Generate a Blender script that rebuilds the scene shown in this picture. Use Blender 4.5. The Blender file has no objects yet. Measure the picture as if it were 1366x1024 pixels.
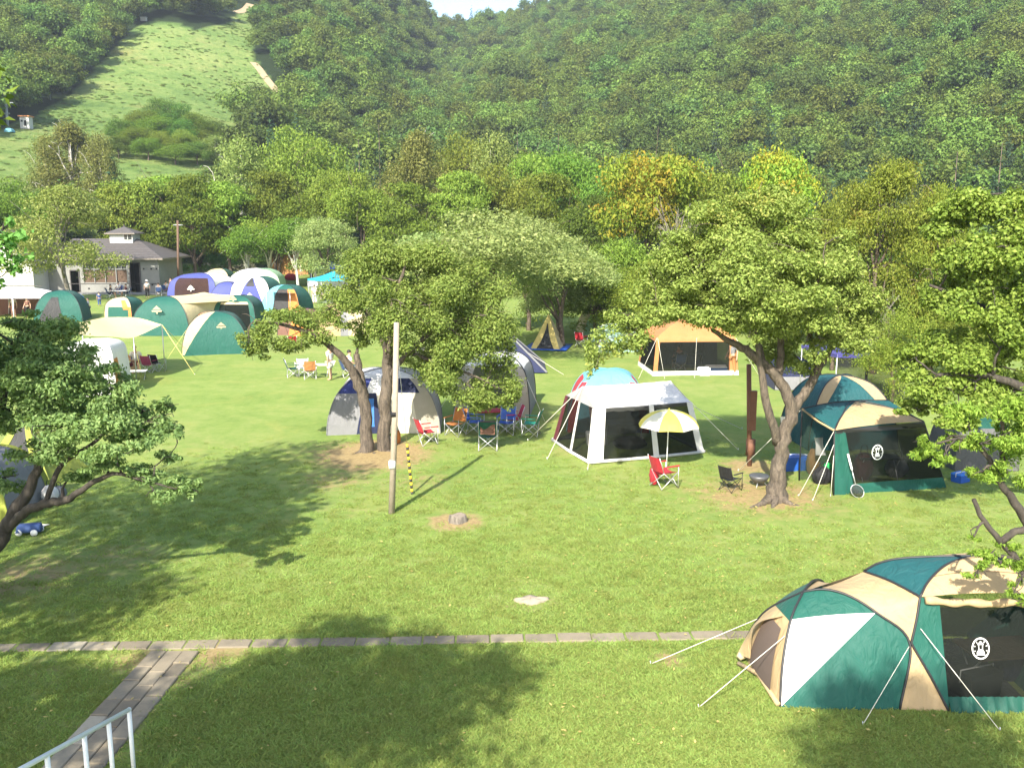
import bpy, math, random
import numpy as np
from mathutils import Vector, Matrix
R = random.Random(11)
sc = bpy.context.scene
COL = sc.collection
rad = math.radians
# ------------------------------------------------------------------ camera
CAM = np.array([0.0, 0.0, 7.2]); PITCH = rad(10.0); F = 1200.0
cP, sP = math.cos(PITCH), math.sin(PITCH)
cam_d = bpy.data.cameras.new("camera"); cam = bpy.data.objects.new("camera", cam_d); COL.objects.link(cam)
cam.location = CAM; cam.rotation_euler = (rad(90) - PITCH, 0, 0)
cam_d.sensor_width = 36; cam_d.lens = F / 1366 * 36; cam_d.clip_end = 3000; cam_d.clip_start = .1
sc.camera = cam
def ray(px, py):
    x = (px - 683) / F; y = (512 - py) / F
    return np.array([x, cP + y * sP, -sP + y * cP])
def G(px, py, z=0.0):                     # point seen at a pixel, at height z
    d = ray(px, py); return CAM + d * ((z - CAM[2]) / d[2])
def D(px, py, Y):                         # point seen at a pixel, at distance Y
    d = ray(px, py); return CAM + d * (Y / d[1])
def V(p): return Vector((float(p[0]), float(p[1]), float(p[2])))

# ------------------------------------------------------------------ materials
MATS = {}
def node_mat(name):
    m = bpy.data.materials.new(name); m.use_nodes = True
    nt = m.node_tree; nt.nodes.clear()
    out = nt.nodes.new('ShaderNodeOutputMaterial')
    return m, nt, out
def N(nt, typ, **kw):
    n = nt.nodes.new(typ)
    for k, v in kw.items():
        if k.startswith('i_'):
            n.inputs[k[2:].replace('_', ' ')].default_value = v
        else: setattr(n, k, v)
    return n
def ramp(nt, stops, interp='LINEAR'):
    r = nt.nodes.new('ShaderNodeValToRGB'); r.color_ramp.interpolation = interp
    el = r.color_ramp.elements
    while len(el) > 1: el.remove(el[-1])
    el[0].position = stops[0][0]; el[0].color = (*stops[0][1], 1)
    for p, c in stops[1:]:
        e = el.new(p); e.color = (*c, 1)
    return r
def mixc(nt, a, b, fac, mode='MIX'):
    m = nt.nodes.new('ShaderNodeMix'); m.data_type = 'RGBA'; m.blend_type = mode
    for s, v in ((0, fac), (6, a), (7, b)):
        if hasattr(v, 'is_output'): nt.links.new(v, m.inputs[s])
        elif s == 0: m.inputs[0].default_value = v
        else: m.inputs[s].default_value = (*v, 1)
    return m.outputs[2]
def math_n(nt, op, a, b=0.0, clamp=False):
    m = nt.nodes.new('ShaderNodeMath'); m.operation = op; m.use_clamp = clamp
    for i, v in enumerate((a, b)):
        if hasattr(v, 'is_output'): nt.links.new(v, m.inputs[i])
        else: m.inputs[i].default_value = v
    return m.outputs[0]
def noise(nt, scale, detail=4, rough=.55, vec=None, dist=0.0):
    n = N(nt, 'ShaderNodeTexNoise'); n.inputs['Scale'].default_value = scale
    n.inputs['Detail'].default_value = detail; n.inputs['Roughness'].default_value = rough
    n.inputs['Distortion'].default_value = dist
    if vec is not None: nt.links.new(vec, n.inputs['Vector'])
    return n.outputs['Fac']
def coords(nt, kind='Object'): return nt.nodes.new('ShaderNodeTexCoord').outputs[kind]
def bump(nt, h, strength, dist, bsdf):
    b = N(nt, 'ShaderNodeBump'); b.inputs['Strength'].default_value = strength; b.inputs['Distance'].default_value = dist
    nt.links.new(h, b.inputs['Height']); nt.links.new(b.outputs[0], bsdf.inputs['Normal'])

def fabric(name, col, trans=.22, rough=.62, wrinkle=.75):
    if name in MATS: return MATS[name]
    m, nt, out = node_mat(name); co = coords(nt)
    n1 = noise(nt, 1.6, 5, .6, co)
    c = mixc(nt, tuple(x * .82 for x in col), tuple(min(.92, x * 1.1) for x in col), n1)
    b = N(nt, 'ShaderNodeBsdfPrincipled'); nt.links.new(c, b.inputs['Base Color'])
    b.inputs['Roughness'].default_value = rough; b.inputs['Specular IOR Level'].default_value = .35
    b.inputs['Sheen Weight'].default_value = .05
    mp = N(nt, 'ShaderNodeMapping'); mp.inputs['Scale'].default_value = (1, 1, .45); nt.links.new(co, mp.inputs['Vector'])
    w = noise(nt, 5.0, 6, .55, mp.outputs[0], 1.2)
    bump(nt, w, wrinkle, .06, b)
    t = N(nt, 'ShaderNodeBsdfTranslucent'); nt.links.new(c, t.inputs['Color'])
    mx = N(nt, 'ShaderNodeMixShader'); mx.inputs[0].default_value = trans
    nt.links.new(b.outputs[0], mx.inputs[1]); nt.links.new(t.outputs[0], mx.inputs[2])
    nt.links.new(mx.outputs[0], out.inputs['Surface'])
    MATS[name] = m; return m
def paint(name, col, rough=.5, metal=0.0, var=.15, scale=6.0, bmp=.15, bd=.01):
    if name in MATS: return MATS[name]
    m, nt, out = node_mat(name); co = coords(nt)
    n1 = noise(nt, scale, 6, .6, co)
    c = mixc(nt, tuple(x * (1 - var * 1.5) for x in col), tuple(min(.95, x * (1 + var)) for x in col), n1)
    b = N(nt, 'ShaderNodeBsdfPrincipled'); nt.links.new(c, b.inputs['Base Color'])
    b.inputs['Roughness'].default_value = rough; b.inputs['Metallic'].default_value = metal
    if bmp: bump(nt, noise(nt, scale * 4, 5, .6, co), bmp, bd, b)
    nt.links.new(b.outputs[0], out.inputs['Surface'])
    MATS[name] = m; return m
def netting(name, col=(.02, .022, .02), clear=.45):
    if name in MATS: return MATS[name]
    m, nt, out = node_mat(name); co = coords(nt)
    b = N(nt, 'ShaderNodeBsdfDiffuse'); b.inputs['Color'].default_value = (*col, 1)
    t = N(nt, 'ShaderNodeBsdfTransparent')
    mx = N(nt, 'ShaderNodeMixShader')
    n1 = noise(nt, 1.2, 3, .5, co)
    f = math_n(nt, 'ADD', math_n(nt, 'MULTIPLY', n1, .2), clear - .1, True)
    nt.links.new(f, mx.inputs[0]); nt.links.new(b.outputs[0], mx.inputs[1]); nt.links.new(t.outputs[0], mx.inputs[2])
    nt.links.new(mx.outputs[0], out.inputs['Surface'])
    MATS[name] = m; return m
def leafmat(name, cols, trans=.42, patch=None, rough=.45, objvar=.25, patch2=None):
    """leaf colours vary from leaf to leaf and from tree to tree; patch = (colour, noise scale, threshold): branches that have turned"""
    if name in MATS: return MATS[name]
    m, nt, out = node_mat(name)
    geo = N(nt, 'ShaderNodeNewGeometry'); oi = N(nt, 'ShaderNodeObjectInfo'); co = coords(nt)
    st = [(i / max(1, len(cols) - 1), c) for i, c in enumerate(cols)]
    r = ramp(nt, st)
    f = math_n(nt, 'ADD', math_n(nt, 'MULTIPLY', geo.outputs['Random Per Island'], .55), math_n(nt, 'MULTIPLY', noise(nt, .45, 3, .6, co), .45))
    nt.links.new(f, r.inputs[0]); c = r.outputs[0]
    for pt in (patch, patch2):
        if pt:
            mp = N(nt, 'ShaderNodeMapping'); mp.inputs['Location'].default_value = (pt[1] * 37, 3.3, 1.7); nt.links.new(co, mp.inputs['Vector'])
            msk = math_n(nt, 'ADD', noise(nt, pt[1], 2, .5, mp.outputs[0]), math_n(nt, 'MULTIPLY', geo.outputs['Random Per Island'], .12))
            msk = math_n(nt, 'MULTIPLY', math_n(nt, 'MULTIPLY', math_n(nt, 'SUBTRACT', msk, pt[2]), 6.0, True), .72)
            c = mixc(nt, c, pt[0], msk)
    h = N(nt, 'ShaderNodeHueSaturation')
    nt.links.new(math_n(nt, 'ADD', math_n(nt, 'MULTIPLY', oi.outputs['Random'], min(.05, objvar * .2)), .5 - min(.025, objvar * .1)), h.inputs['Hue'])
    nt.links.new(math_n(nt, 'ADD', math_n(nt, 'MULTIPLY', oi.outputs['Random'], objvar * 2), 1 - objvar), h.inputs['Value'])
    nt.links.new(c, h.inputs['Color']); c = h.outputs[0]
    b = N(nt, 'ShaderNodeBsdfPrincipled'); nt.links.new(c, b.inputs['Base Color'])
    b.inputs['Roughness'].default_value = rough + .15; b.inputs['Specular IOR Level'].default_value = .15
    t = N(nt, 'ShaderNodeBsdfTranslucent'); nt.links.new(mixc(nt, c, (1.0, .95, .35), .6, 'MULTIPLY'), t.inputs['Color'])
    mx = N(nt, 'ShaderNodeMixShader'); mx.inputs[0].default_value = trans
    nt.links.new(b.outputs[0], mx.inputs[1]); nt.links.new(t.outputs[0], mx.inputs[2])
    nt.links.new(mx.outputs[0], out.inputs['Surface'])
    MATS[name] = m; return m
def bark(name, c1, c2, scale=8.0):
    if name in MATS: return MATS[name]
    m, nt, out = node_mat(name); co = coords(nt)
    mp = N(nt, 'ShaderNodeMapping'); mp.inputs['Scale'].default_value = (1, 1, .3); nt.links.new(co, mp.inputs['Vector'])
    n1 = noise(nt, scale, 8, .65, mp.outputs[0], .6)
    r = ramp(nt, [(.3, c1), (.7, c2)]); nt.links.new(n1, r.inputs[0])
    b = N(nt, 'ShaderNodeBsdfPrincipled'); nt.links.new(r.outputs[0], b.inputs['Base Color']); b.inputs['Roughness'].default_value = .9
    bump(nt, n1, .9, .05, b); nt.links.new(b.outputs[0], out.inputs['Surface'])
    MATS[name] = m; return m

# ------------------------------------------------------------------ mesh builder
class MB:
    def __init__(s): s.v = []; s.f = []; s.mi = []; s.mats = []
    def m(s, mat):
        if mat not in s.mats: s.mats.append(mat)
        return s.mats.index(mat)
    def add(s, vs, fs, mat):
        o = len(s.v); k = s.m(mat)
        s.v.extend(tuple(map(float, v)) for v in vs)
        s.f.extend(tuple(i + o for i in f) for f in fs); s.mi.extend([k] * len(fs)); return s
    def grid(s, P, mat, closed=False):
        n, m = len(P), len(P[0]); fs = []
        for i in range(n - 1):
            for j in range(m if closed else m - 1):
                k = (j + 1) % m
                fs.append((i * m + j, i * m + k, (i + 1) * m + k, (i + 1) * m + j))
        return s.add([p for r in P for p in r], fs, mat)
    def tube(s, pts, r, mat, n=6, cap=True):
        pts = [np.array(p, float) for p in pts]; k = len(pts)
        rs = list(r) if hasattr(r, '__len__') else [r] * k
        rows = []; up = np.array([.31, .17, .93])
        for i, p in enumerate(pts):
            t = pts[min(i + 1, k - 1)] - pts[max(i - 1, 0)]; t = t / (np.linalg.norm(t) + 1e-9)
            if i == 0: a = np.cross(t, up if abs(t @ up) < .9 else np.array([1.0, .1, 0]))
            else: a = a - t * (a @ t)
            a = a / (np.linalg.norm(a) + 1e-9); b = np.cross(t, a)
            rows.append([p + rs[i] * (math.cos(2 * math.pi * j / n) * a + math.sin(2 * math.pi * j / n) * b) for j in range(n)])
        o = len(s.v); s.grid(rows, mat, True)
        if cap:
            kk = s.m(mat)
            s.f.append(tuple(o + j for j in range(n))[::-1]); s.mi.append(kk)
            s.f.append(tuple(o + (k - 1) * n + j for j in range(n))); s.mi.append(kk)
        return s
    def box(s, c, d, mat, rz=0.0, taper=1.0, tilt=None):
        M = Matrix.Rotation(rz, 3, 'Z')
        if tilt: M = M @ Matrix.Rotation(tilt, 3, 'X')
        vs = []
        for z in (-.5, .5):
            k = taper if z > 0 else 1.0
            for x, y in ((-.5, -.5), (.5, -.5), (.5, .5), (-.5, .5)):
                q = M @ Vector((x * d[0] * k, y * d[1] * k, z * d[2])); vs.append((q.x + c[0], q.y + c[1], q.z + c[2]))
        return s.add(vs, [(3, 2, 1, 0), (4, 5, 6, 7), (0, 1, 5, 4), (1, 2, 6, 5), (2, 3, 7, 6), (3, 0, 4, 7)], mat)
    def lathe(s, prof, mat, c=(0, 0, 0), n=16, a0=0.0, a1=2 * math.pi):
        full = abs(a1 - a0 - 2 * math.pi) < 1e-6; k = n if full else n + 1
        P = [[(c[0] + r * math.cos(a0 + (a1 - a0) * j / n), c[1] + r * math.sin(a0 + (a1 - a0) * j / n), c[2] + z) for j in range(k)] for r, z in prof]
        return s.grid(P, mat, full)
    def ball(s, c, r, mat, n=10):
        rr = r if hasattr(r, '__len__') else (r, r, r)
        P = [[(c[0] + rr[0] * math.sin(math.pi * max(.02, min(.98, i / (n - 1)))) * math.cos(2 * math.pi * j / n),
               c[1] + rr[1] * math.sin(math.pi * max(.02, min(.98, i / (n - 1)))) * math.sin(2 * math.pi * j / n),
               c[2] + rr[2] * math.cos(math.pi * i / (n - 1))) for j in range(n)] for i in range(n)]
        return s.grid(P, mat, True)
    def mesh(s, name, smooth=True):
        me = bpy.data.meshes.new(name); me.from_pydata(s.v, [], s.f)
        for m in s.mats: me.materials.append(m)
        if s.mi: me.polygons.foreach_set('material_index', s.mi)
        me.polygons.foreach_set('use_smooth', [smooth] * len(s.f)); me.update(); return me
    def build(s, name, parent=None, smooth=True, loc=None, rz=0.0):
        o = bpy.data.objects.new(name, s.mesh(name, smooth)); COL.objects.link(o)
        if parent is not None: o.parent = parent
        if loc is not None: o.location = V(loc); o.rotation_euler = (0, 0, rz)
        return o
def thing(name, label, cat, loc=(0, 0, 0), rz=0.0, group=None):
    o = bpy.data.objects.new(name, None); COL.objects.link(o); o.empty_display_size = .2
    o.location = V(loc); o.rotation_euler = (0, 0, rz); return tag(o, label, cat, group)
def tag(o, label, cat, group=None):
    o['label'] = label; o['category'] = cat
    if group: o['group'] = group
    return o
def copy_thing(o, loc=None, rz=None, label=None, scale=None):
    def rec(a, par):
        c = a.copy(); COL.objects.link(c)
        if par is not None: c.parent = par
        for ch in a.children: rec(ch, c)
        return c
    c = rec(o, None)
    if loc is not None: c.location = V(loc)
    if rz is not None: c.rotation_euler = (0, 0, rz)
    if label: c['label'] = label
    if scale is not None: c.scale = scale
    return c
def curve(pts, n=16):                     # smooth curve through points, evenly resampled
    P = [np.array(p, float) for p in pts]
    if len(P) == 2: return [P[0] + (P[1] - P[0]) * i / (n - 1) for i in range(n)]
    Q = [2 * P[0] - P[1]] + P + [2 * P[-1] - P[-2]]; out = []
    for i in range(1, len(Q) - 2):
        for k in range(12):
            t = k / 12; a, b, c, d = Q[i - 1:i + 3]
            out.append(.5 * (2 * b + (c - a) * t + (2 * a - 5 * b + 4 * c - d) * t * t + (3 * b - a - 3 * c + d) * t ** 3))
    out.append(P[-1]); return resample(out, n)
def resample(out, n):
    L = [0.0]
    for a, b in zip(out, out[1:]): L.append(L[-1] + np.linalg.norm(b - a))
    res = []; j = 0
    for i in range(n):
        s = L[-1] * i / (n - 1)
        while j < len(L) - 2 and L[j + 1] < s: j += 1
        t = (s - L[j]) / max(1e-9, L[j + 1] - L[j]); res.append(out[j] + (out[j + 1] - out[j]) * min(1, t))
    return res
def poly(pts, n=16): return resample([np.array(p, float) for p in pts], n)
def patch(A, B, m=10, bulge=0.0, ref=None):
    """surface between two curves of equal length; bulges away from the point ref"""
    n = len(A); P = []
    for i in range(n):
        row = []
        for j in range(m):
            s = j / (m - 1); p = A[i] + (B[i] - A[i]) * s
            if bulge and ref is not None:
                d = p - np.array(ref); d /= np.linalg.norm(d) + 1e-9
                w = np.linalg.norm(B[i] - A[i]); p = p + d * bulge * 4 * s * (1 - s) * min(1, w)
            row.append(p)
        P.append(row)
    return P
# ------------------------------------------------------------------ light, sky
SUN_EL = rad(38); sh = np.array([.30, .954]); sh /= np.linalg.norm(sh)     # sh: the way shadows fall
to_sun = Vector((-sh[0] * math.cos(SUN_EL), -sh[1] * math.cos(SUN_EL), math.sin(SUN_EL)))
sd = bpy.data.lights.new("sun", 'SUN'); sd.energy = 5.0; sd.angle = rad(.6); sd.color = (1, .94, .82)
so = bpy.data.objects.new("sun", sd); COL.objects.link(so); so.rotation_euler = (-to_sun).to_track_quat('-Z', 'Y').to_euler()
w = bpy.data.worlds.new("World"); sc.world = w; w.use_nodes = True
nt = w.node_tree; bg = nt.nodes['Background']; sky = nt.nodes.new('ShaderNodeTexSky'); sky.sky_type = 'NISHITA'
sky.sun_disc = False; sky.sun_elevation = SUN_EL; sky.sun_rotation = math.atan2(to_sun.x, to_sun.y) % (2 * math.pi)
sky.air_density = 1.0; sky.dust_density = 1.6; sky.ozone_density = 1.0
nt.links.new(sky.outputs[0], bg.inputs[0]); bg.inputs[1].default_value = .15
sc.view_settings.view_transform = 'Standard'; sc.view_settings.look = 'None'; sc.view_settings.gamma = 1
sc.view_settings.exposure = 1.3
sc.cycles.use_denoising = True
sc.cycles.max_bounces = 7; sc.cycles.diffuse_bounces = 3; sc.cycles.glossy_bounces = 2; sc.cycles.transmission_bounces = 4
sc.cycles.transparent_max_bounces = 10; sc.cycles.volume_bounces = 0; sc.cycles.use_adaptive_sampling = True; sc.cycles.adaptive_threshold = .02

# ------------------------------------------------------------------ noise for terrain
def vnoise(x, y, seed=0):
    xi = np.floor(x).astype(int); yi = np.floor(y).astype(int); fx = x - xi; fy = y - yi
    fx = fx * fx * (3 - 2 * fx); fy = fy * fy * (3 - 2 * fy)
    def h(a, b):
        n = np.sin(a * 127.1 + b * 311.7 + seed * 74.7) * 43758.5453; return n - np.floor(n)
    return (h(xi, yi) * (1 - fx) + h(xi + 1, yi) * fx) * (1 - fy) + (h(xi, yi + 1) * (1 - fx) + h(xi + 1, yi + 1) * fx) * fy
def in_poly(x, y, P):
    c = np.zeros(np.shape(x), bool); n = len(P)
    for i in range(n):
        x1, y1 = P[i][:2]; x2, y2 = P[(i + 1) % n][:2]
        k = ((y1 > y) != (y2 > y)) & (x < (x2 - x1) * (y - y1) / ((y2 - y1) or 1e-9) + x1)
        c ^= k
    return c

# ------------------------------------------------------------------ lawn
DIRT = [(500, 606, 2.3, 1.2), (480, 625, 1.6, .5), (608, 697, .9, 1.1), (1015, 660, 3.0, .75), (1000, 622, 1.4, .8), (560, 640, 2.0, .5), (440, 600, 2.2, .5),
        (30, 770, 2.5, .6), (250, 740, 1.6, .3), (708, 803, .9, .55), (190, 880, .8, .75), (290, 872, .8, .8), (235, 905, 1.0, .55), (130, 985, 1.0, .7), (150, 745, 2.2, .5), (360, 690, 1.8, .35), (450, 640, 2.2, .55), (820, 610, 1.6, .4), (930, 655, 1.8, .45), (1100, 690, 2.0, .4), (640, 625, 1.5, .3), (1000, 745, 2.2, .3), (250, 590, 2.4, .3), (560, 470, 3, .25), (860, 560, 2.4, .3), (890, 879, .5, .8),
        (345, 748, 1.2, .45), (1000, 690, 3, .35), (1180, 700, 3, .25), (760, 600, 1.2, .5), (450, 680, 2, .35), (60, 900, 1.5, .4)]
def lawn():
    ys = np.concatenate([[-60, -20, 0, 6], np.arange(8, 34, .3), np.arange(34, 70, .7), np.arange(70, 135, 2.5), [150, 200, 300, 500, 900]])
    xs = np.concatenate([[-900, -300, -120, -70], np.arange(-50, -16, .8), np.arange(-16, 16, .3), np.arange(16, 50, .8), [70, 120, 300, 900]])
    X, Y = np.meshgrid(xs, ys)
    Z = (vnoise(X * .23, Y * .23, 1) - .5) * .10 + (vnoise(X * .9, Y * .9, 2) - .5) * .035
    near = np.clip((Y - 16) / 3, 0, 1) * np.clip((140 - Y) / 30, 0, 1); Z *= near; Z -= .004
    v = np.stack([X, Y, Z], -1).reshape(-1, 3); n, m = X.shape
    i = np.arange(n - 1)[:, None] * m + np.arange(m - 1)[None]; f = np.stack([i, i + 1, i + 1 + m, i + m], -1).reshape(-1, 4)
    me = bpy.data.meshes.new("lawn"); me.from_pydata(v.tolist(), [], f.tolist())
    me.polygons.foreach_set('use_smooth', [True] * len(f))
    d = np.zeros(len(v))
    for px, py, r, s in DIRT:
        c = G(px, py); q = np.hypot(v[:, 0] - c[0], (v[:, 1] - c[1])) / r
        d = np.maximum(d, s * np.clip(1.25 - q, 0, 1))
    a = me.attributes.new('dirt', 'FLOAT', 'POINT'); a.data.foreach_set('value', d.astype(np.float32))
    mt, nt, out = node_mat('lawn_grass'); co = coords(nt)
    big = noise(nt, .22, 4, .6, co); mid = noise(nt, 1.3, 5, .65, co); fine = noise(nt, 16, 6, .75, co, .4)
    vf = noise(nt, 60, 4, .8, co)
    r1 = ramp(nt, [(.37, (.118, .19, .038)), (.5, (.184, .25, .06)), (.63, (.265, .285, .095))])
    f = math_n(nt, 'ADD', math_n(nt, 'MULTIPLY', big, .34), math_n(nt, 'ADD', math_n(nt, 'MULTIPLY', mid, .33), math_n(nt, 'MULTIPLY', noise(nt, 5.5, 7, .8, co, .3), .33)))
    nt.links.new(f, r1.inputs[0])
    c = mixc(nt, r1.outputs[0], (.10, .155, .026), math_n(nt, 'MULTIPLY', math_n(nt, 'SUBTRACT', vf, .48), 1.3, True))
    dry = math_n(nt, 'MULTIPLY', math_n(nt, 'SUBTRACT', noise(nt, .42, 6, .72, co, .6), .52), 3.2, True)
    c = mixc(nt, c, (.33, .29, .085), math_n(nt, 'MULTIPLY', dry, .62))
    at = N(nt, 'ShaderNodeAttribute'); at.attribute_name = 'dirt'
    dm = math_n(nt, 'ADD', at.outputs['Fac'], math_n(nt, 'MULTIPLY', math_n(nt, 'SUBTRACT', noise(nt, 2.6, 8, .8, co), .5), 1.9))
    dm = math_n(nt, 'MULTIPLY', math_n(nt, 'SUBTRACT', dm, .34), 2.6, True)
    dc = ramp(nt, [(.3, (.22, .15, .075)), (.7, (.36, .28, .13))]); nt.links.new(noise(nt, 9, 6, .7, co), dc.inputs[0])
    dm = math_n(nt, 'MULTIPLY', dm, math_n(nt, 'MULTIPLY', at.outputs['Fac'], 1.6, True))
    c = mixc(nt, c, dc.outputs[0], dm)
    b = N(nt, 'ShaderNodeBsdfPrincipled'); nt.links.new(c, b.inputs['Base Color']); b.inputs['Roughness'].default_value = .85
    b.inputs['Specular IOR Level'].default_value = .15
    bump(nt, math_n(nt, 'ADD', fine, math_n(nt, 'MULTIPLY', vf, .6)), .5, .05, b)
    nt.links.new(b.outputs[0], out.inputs['Surface'])
    me.materials.append(mt); o = bpy.data.objects.new("lawn", me); COL.objects.link(o); o['kind'] = 'structure'
lawn()

# ------------------------------------------------------------------ wooded hill
def hill_h(x, y):
    x = np.asarray(x, float); y = np.asarray(y, float)
    az = np.arctan2(x, y); d = np.hypot(x, y); deg = np.degrees(az)
    d0 = 158 + 18 * np.sin(az * 6 + 1.0) + np.clip(deg, 0, 40) * .6
    Dr = 620 + 30 * np.sin(az * 9)
    away = np.maximum(0, np.abs(deg + 1.2) - 3.6)
    H = (139.5 + 58 * (1 - np.exp(-away / 5.0)) + 5 * np.sin(az * 31)) * (Dr / 620)
    u = np.clip((d - d0) / (Dr - d0), -.05, 1.0)
    h = H * (u * .8 + .2 * u * u)
    azv = np.radians(-1.5 - 9 * (1 - u))
    h = h - 13 * np.exp(-((az - azv) / .055) ** 2) * np.sin(np.pi * np.clip(u, 0, 1))
    h = h + 6 * np.sin(np.pi * np.clip(u, 0, 1)) * (vnoise(x * .012 + 50, y * .012 + 9, 4) - .5) * 2
    h = np.where(d > Dr, h - (d - Dr) * .35, h)
    return h - 1.2
def pix_hill(px, py, lift=0.0):
    r = ray(px, py); ts = np.arange(140, 760, .5) / math.hypot(r[0], r[1])
    P = CAM + ts[:, None] * r; hit = np.nonzero(P[:, 2] < hill_h(P[:, 0], P[:, 1]) + lift)[0]
    return P[hit[0]] if len(hit) else P[-1]
MEADOW_PX = [(-140, 330), (-140, 215), (0, 174), (46, 155), (88, 131), (133, 86), (176, 41), (196, 29), (232, 29), (262, 42), (300, 34), (326, 14), (334, 14), (334, 34), (352, 42), (338, 70), (346, 92), (371, 120), (346, 152), (312, 168), (330, 200), (300, 330)]
MEADOW = [pix_hill(*p) for p in MEADOW_PX]
def hillside():
    az = np.radians(np.arange(-44, 44.01, .28)); d = np.concatenate([np.arange(138, 480, 3.5), np.arange(480, 800, 8)])
    A, Dd = np.meshgrid(az, d); X = Dd * np.sin(A); Y = Dd * np.cos(A); Z = hill_h(X, Y)
    v = np.stack([X, Y, Z], -1).reshape(-1, 3); n, m = X.shape
    i = np.arange(n - 1)[:, None] * m + np.arange(m - 1)[None]; f = np.stack([i, i + 1, i + 1 + m, i + m], -1).reshape(-1, 4)
    me = bpy.data.meshes.new("hillside"); me.from_pydata(v.tolist(), [], f.tolist()); me.polygons.foreach_set('use_smooth', [True] * len(f))
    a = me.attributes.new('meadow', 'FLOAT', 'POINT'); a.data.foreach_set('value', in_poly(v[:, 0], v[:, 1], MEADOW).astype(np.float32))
    mt, nt, out = node_mat('hill_ground'); co = coords(nt)
    r1 = ramp(nt, [(.36, (.085, .15, .04)), (.48, (.155, .235, .062)), (.62, (.26, .30, .10))])
    mp = N(nt, 'ShaderNodeMapping'); mp.inputs['Scale'].default_value = (.5, 1.0, 1.6); mp.inputs['Rotation'].default_value = (0, 0, .25); nt.links.new(co, mp.inputs['Vector'])
    f = math_n(nt, 'ADD', math_n(nt, 'MULTIPLY', noise(nt, .045, 5, .65, mp.outputs[0], .6), .6), math_n(nt, 'MULTIPLY', noise(nt, .5, 6, .7, co), .4)); nt.links.new(f, r1.inputs[0])
    br = math_n(nt, 'MULTIPLY', math_n(nt, 'SUBTRACT', noise(nt, .05, 5, .7, mp.outputs[0]), .57), 5, True)
    g = mixc(nt, r1.outputs[0], (.24, .20, .08), math_n(nt, 'MULTIPLY', br, .8))
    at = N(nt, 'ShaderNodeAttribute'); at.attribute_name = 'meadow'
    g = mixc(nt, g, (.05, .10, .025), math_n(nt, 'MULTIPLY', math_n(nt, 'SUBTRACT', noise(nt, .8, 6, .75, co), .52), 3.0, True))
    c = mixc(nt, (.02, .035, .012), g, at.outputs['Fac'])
    b = N(nt, 'ShaderNodeBsdfPrincipled'); nt.links.new(c, b.inputs['Base Color']); b.inputs['Roughness'].default_value = .95; b.inputs['Specular IOR Level'].default_value = .1
    bump(nt, noise(nt, .45, 8, .8, co), 1.0, 1.1, b); nt.links.new(b.outputs[0], out.inputs['Surface'])
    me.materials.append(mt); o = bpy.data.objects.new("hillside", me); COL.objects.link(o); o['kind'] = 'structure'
hillside()
TRAILS = []
def drape(name, px, width, mat, lift=.35):
    C = resample([pix_hill(*p) for p in px], 24); TRAILS.append(C); mb = MB(); P = []
    for i, p in enumerate(C):
        t = C[min(i + 1, 23)] - C[max(i - 1, 0)]; s = np.array([t[1], -t[0], 0]); s /= np.linalg.norm(s) + 1e-9
        P.append([np.array([*(p + s * k * width)[:2], hill_h(*(p + s * k * width)[:2]) + lift]) for k in (-.5, 0, .5)])
    mb.grid(P, mat); o = mb.build(name); o['kind'] = 'structure'; return o
dirt_m = paint('dry_earth', (.33, .25, .15), .95, 0, .2, .3, .4, .2)
drape('dirt_trail', [(338, 84), (345, 92), (354, 104), (362, 114), (371, 124)], 2.4, dirt_m, .12)
drape('dirt_trail', [(314, 17), (322, 16), (328, 13), (334, 6)], 3.0, dirt_m, .12)

# ------------------------------------------------------------------ scattering (stuff only)
def scatter(name, pts, rots, scales, kinds, meshes, mats=None):
    col = bpy.data.collections.new(name + "_sources")
    for i, me in enumerate(meshes):
        o = bpy.data.objects.new("%s_source_%02d" % (name, i), me); col.objects.link(o)
    me = bpy.data.meshes.new(name); me.from_pydata(np.asarray(pts).tolist(), [], [])
    a = me.attributes.new('rot', 'FLOAT_VECTOR', 'POINT'); a.data.foreach_set('vector', np.asarray(rots, np.float32).ravel())
    a = me.attributes.new('scl', 'FLOAT_VECTOR', 'POINT'); a.data.foreach_set('vector', np.asarray(scales, np.float32).ravel())
    a = me.attributes.new('kin', 'INT', 'POINT'); a.data.foreach_set('value', np.asarray(kinds, np.int32))
    ng = bpy.data.node_groups.new(name, 'GeometryNodeTree')
    ng.interface.new_socket('Geometry', in_out='INPUT', socket_type='NodeSocketGeometry'); ng.interface.new_socket('Geometry', in_out='OUTPUT', socket_type='NodeSocketGeometry')
    gi = ng.nodes.new('NodeGroupInput'); go = ng.nodes.new('NodeGroupOutput')
    ci = ng.nodes.new('GeometryNodeCollectionInfo'); ci.inputs['Collection'].default_value = col
    ci.inputs['Separate Children'].default_value = True; ci.inputs['Reset Children'].default_value = True
    ip = ng.nodes.new('GeometryNodeInstanceOnPoints'); ip.inputs['Pick Instance'].default_value = True
    def attr(nm, typ):
        n = ng.nodes.new('GeometryNodeInputNamedAttribute'); n.data_type = typ; n.inputs['Name'].default_value = nm
        return [o for o in n.outputs if o.enabled][0]
    L = ng.links.new
    L(gi.outputs[0], ip.inputs['Points']); L(ci.outputs[0], ip.inputs['Instance'])
    L(attr('kin', 'INT'), ip.inputs['Instance Index']); L(attr('rot', 'FLOAT_VECTOR'), ip.inputs['Rotation']); L(attr('scl', 'FLOAT_VECTOR'), ip.inputs['Scale'])
    L(ip.outputs[0], go.inputs[0])
    o = bpy.data.objects.new(name, me); COL.objects.link(o); md = o.modifiers.new('scatter', 'NODES'); md.node_group = ng
    o['kind'] = 'stuff'; return o

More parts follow.
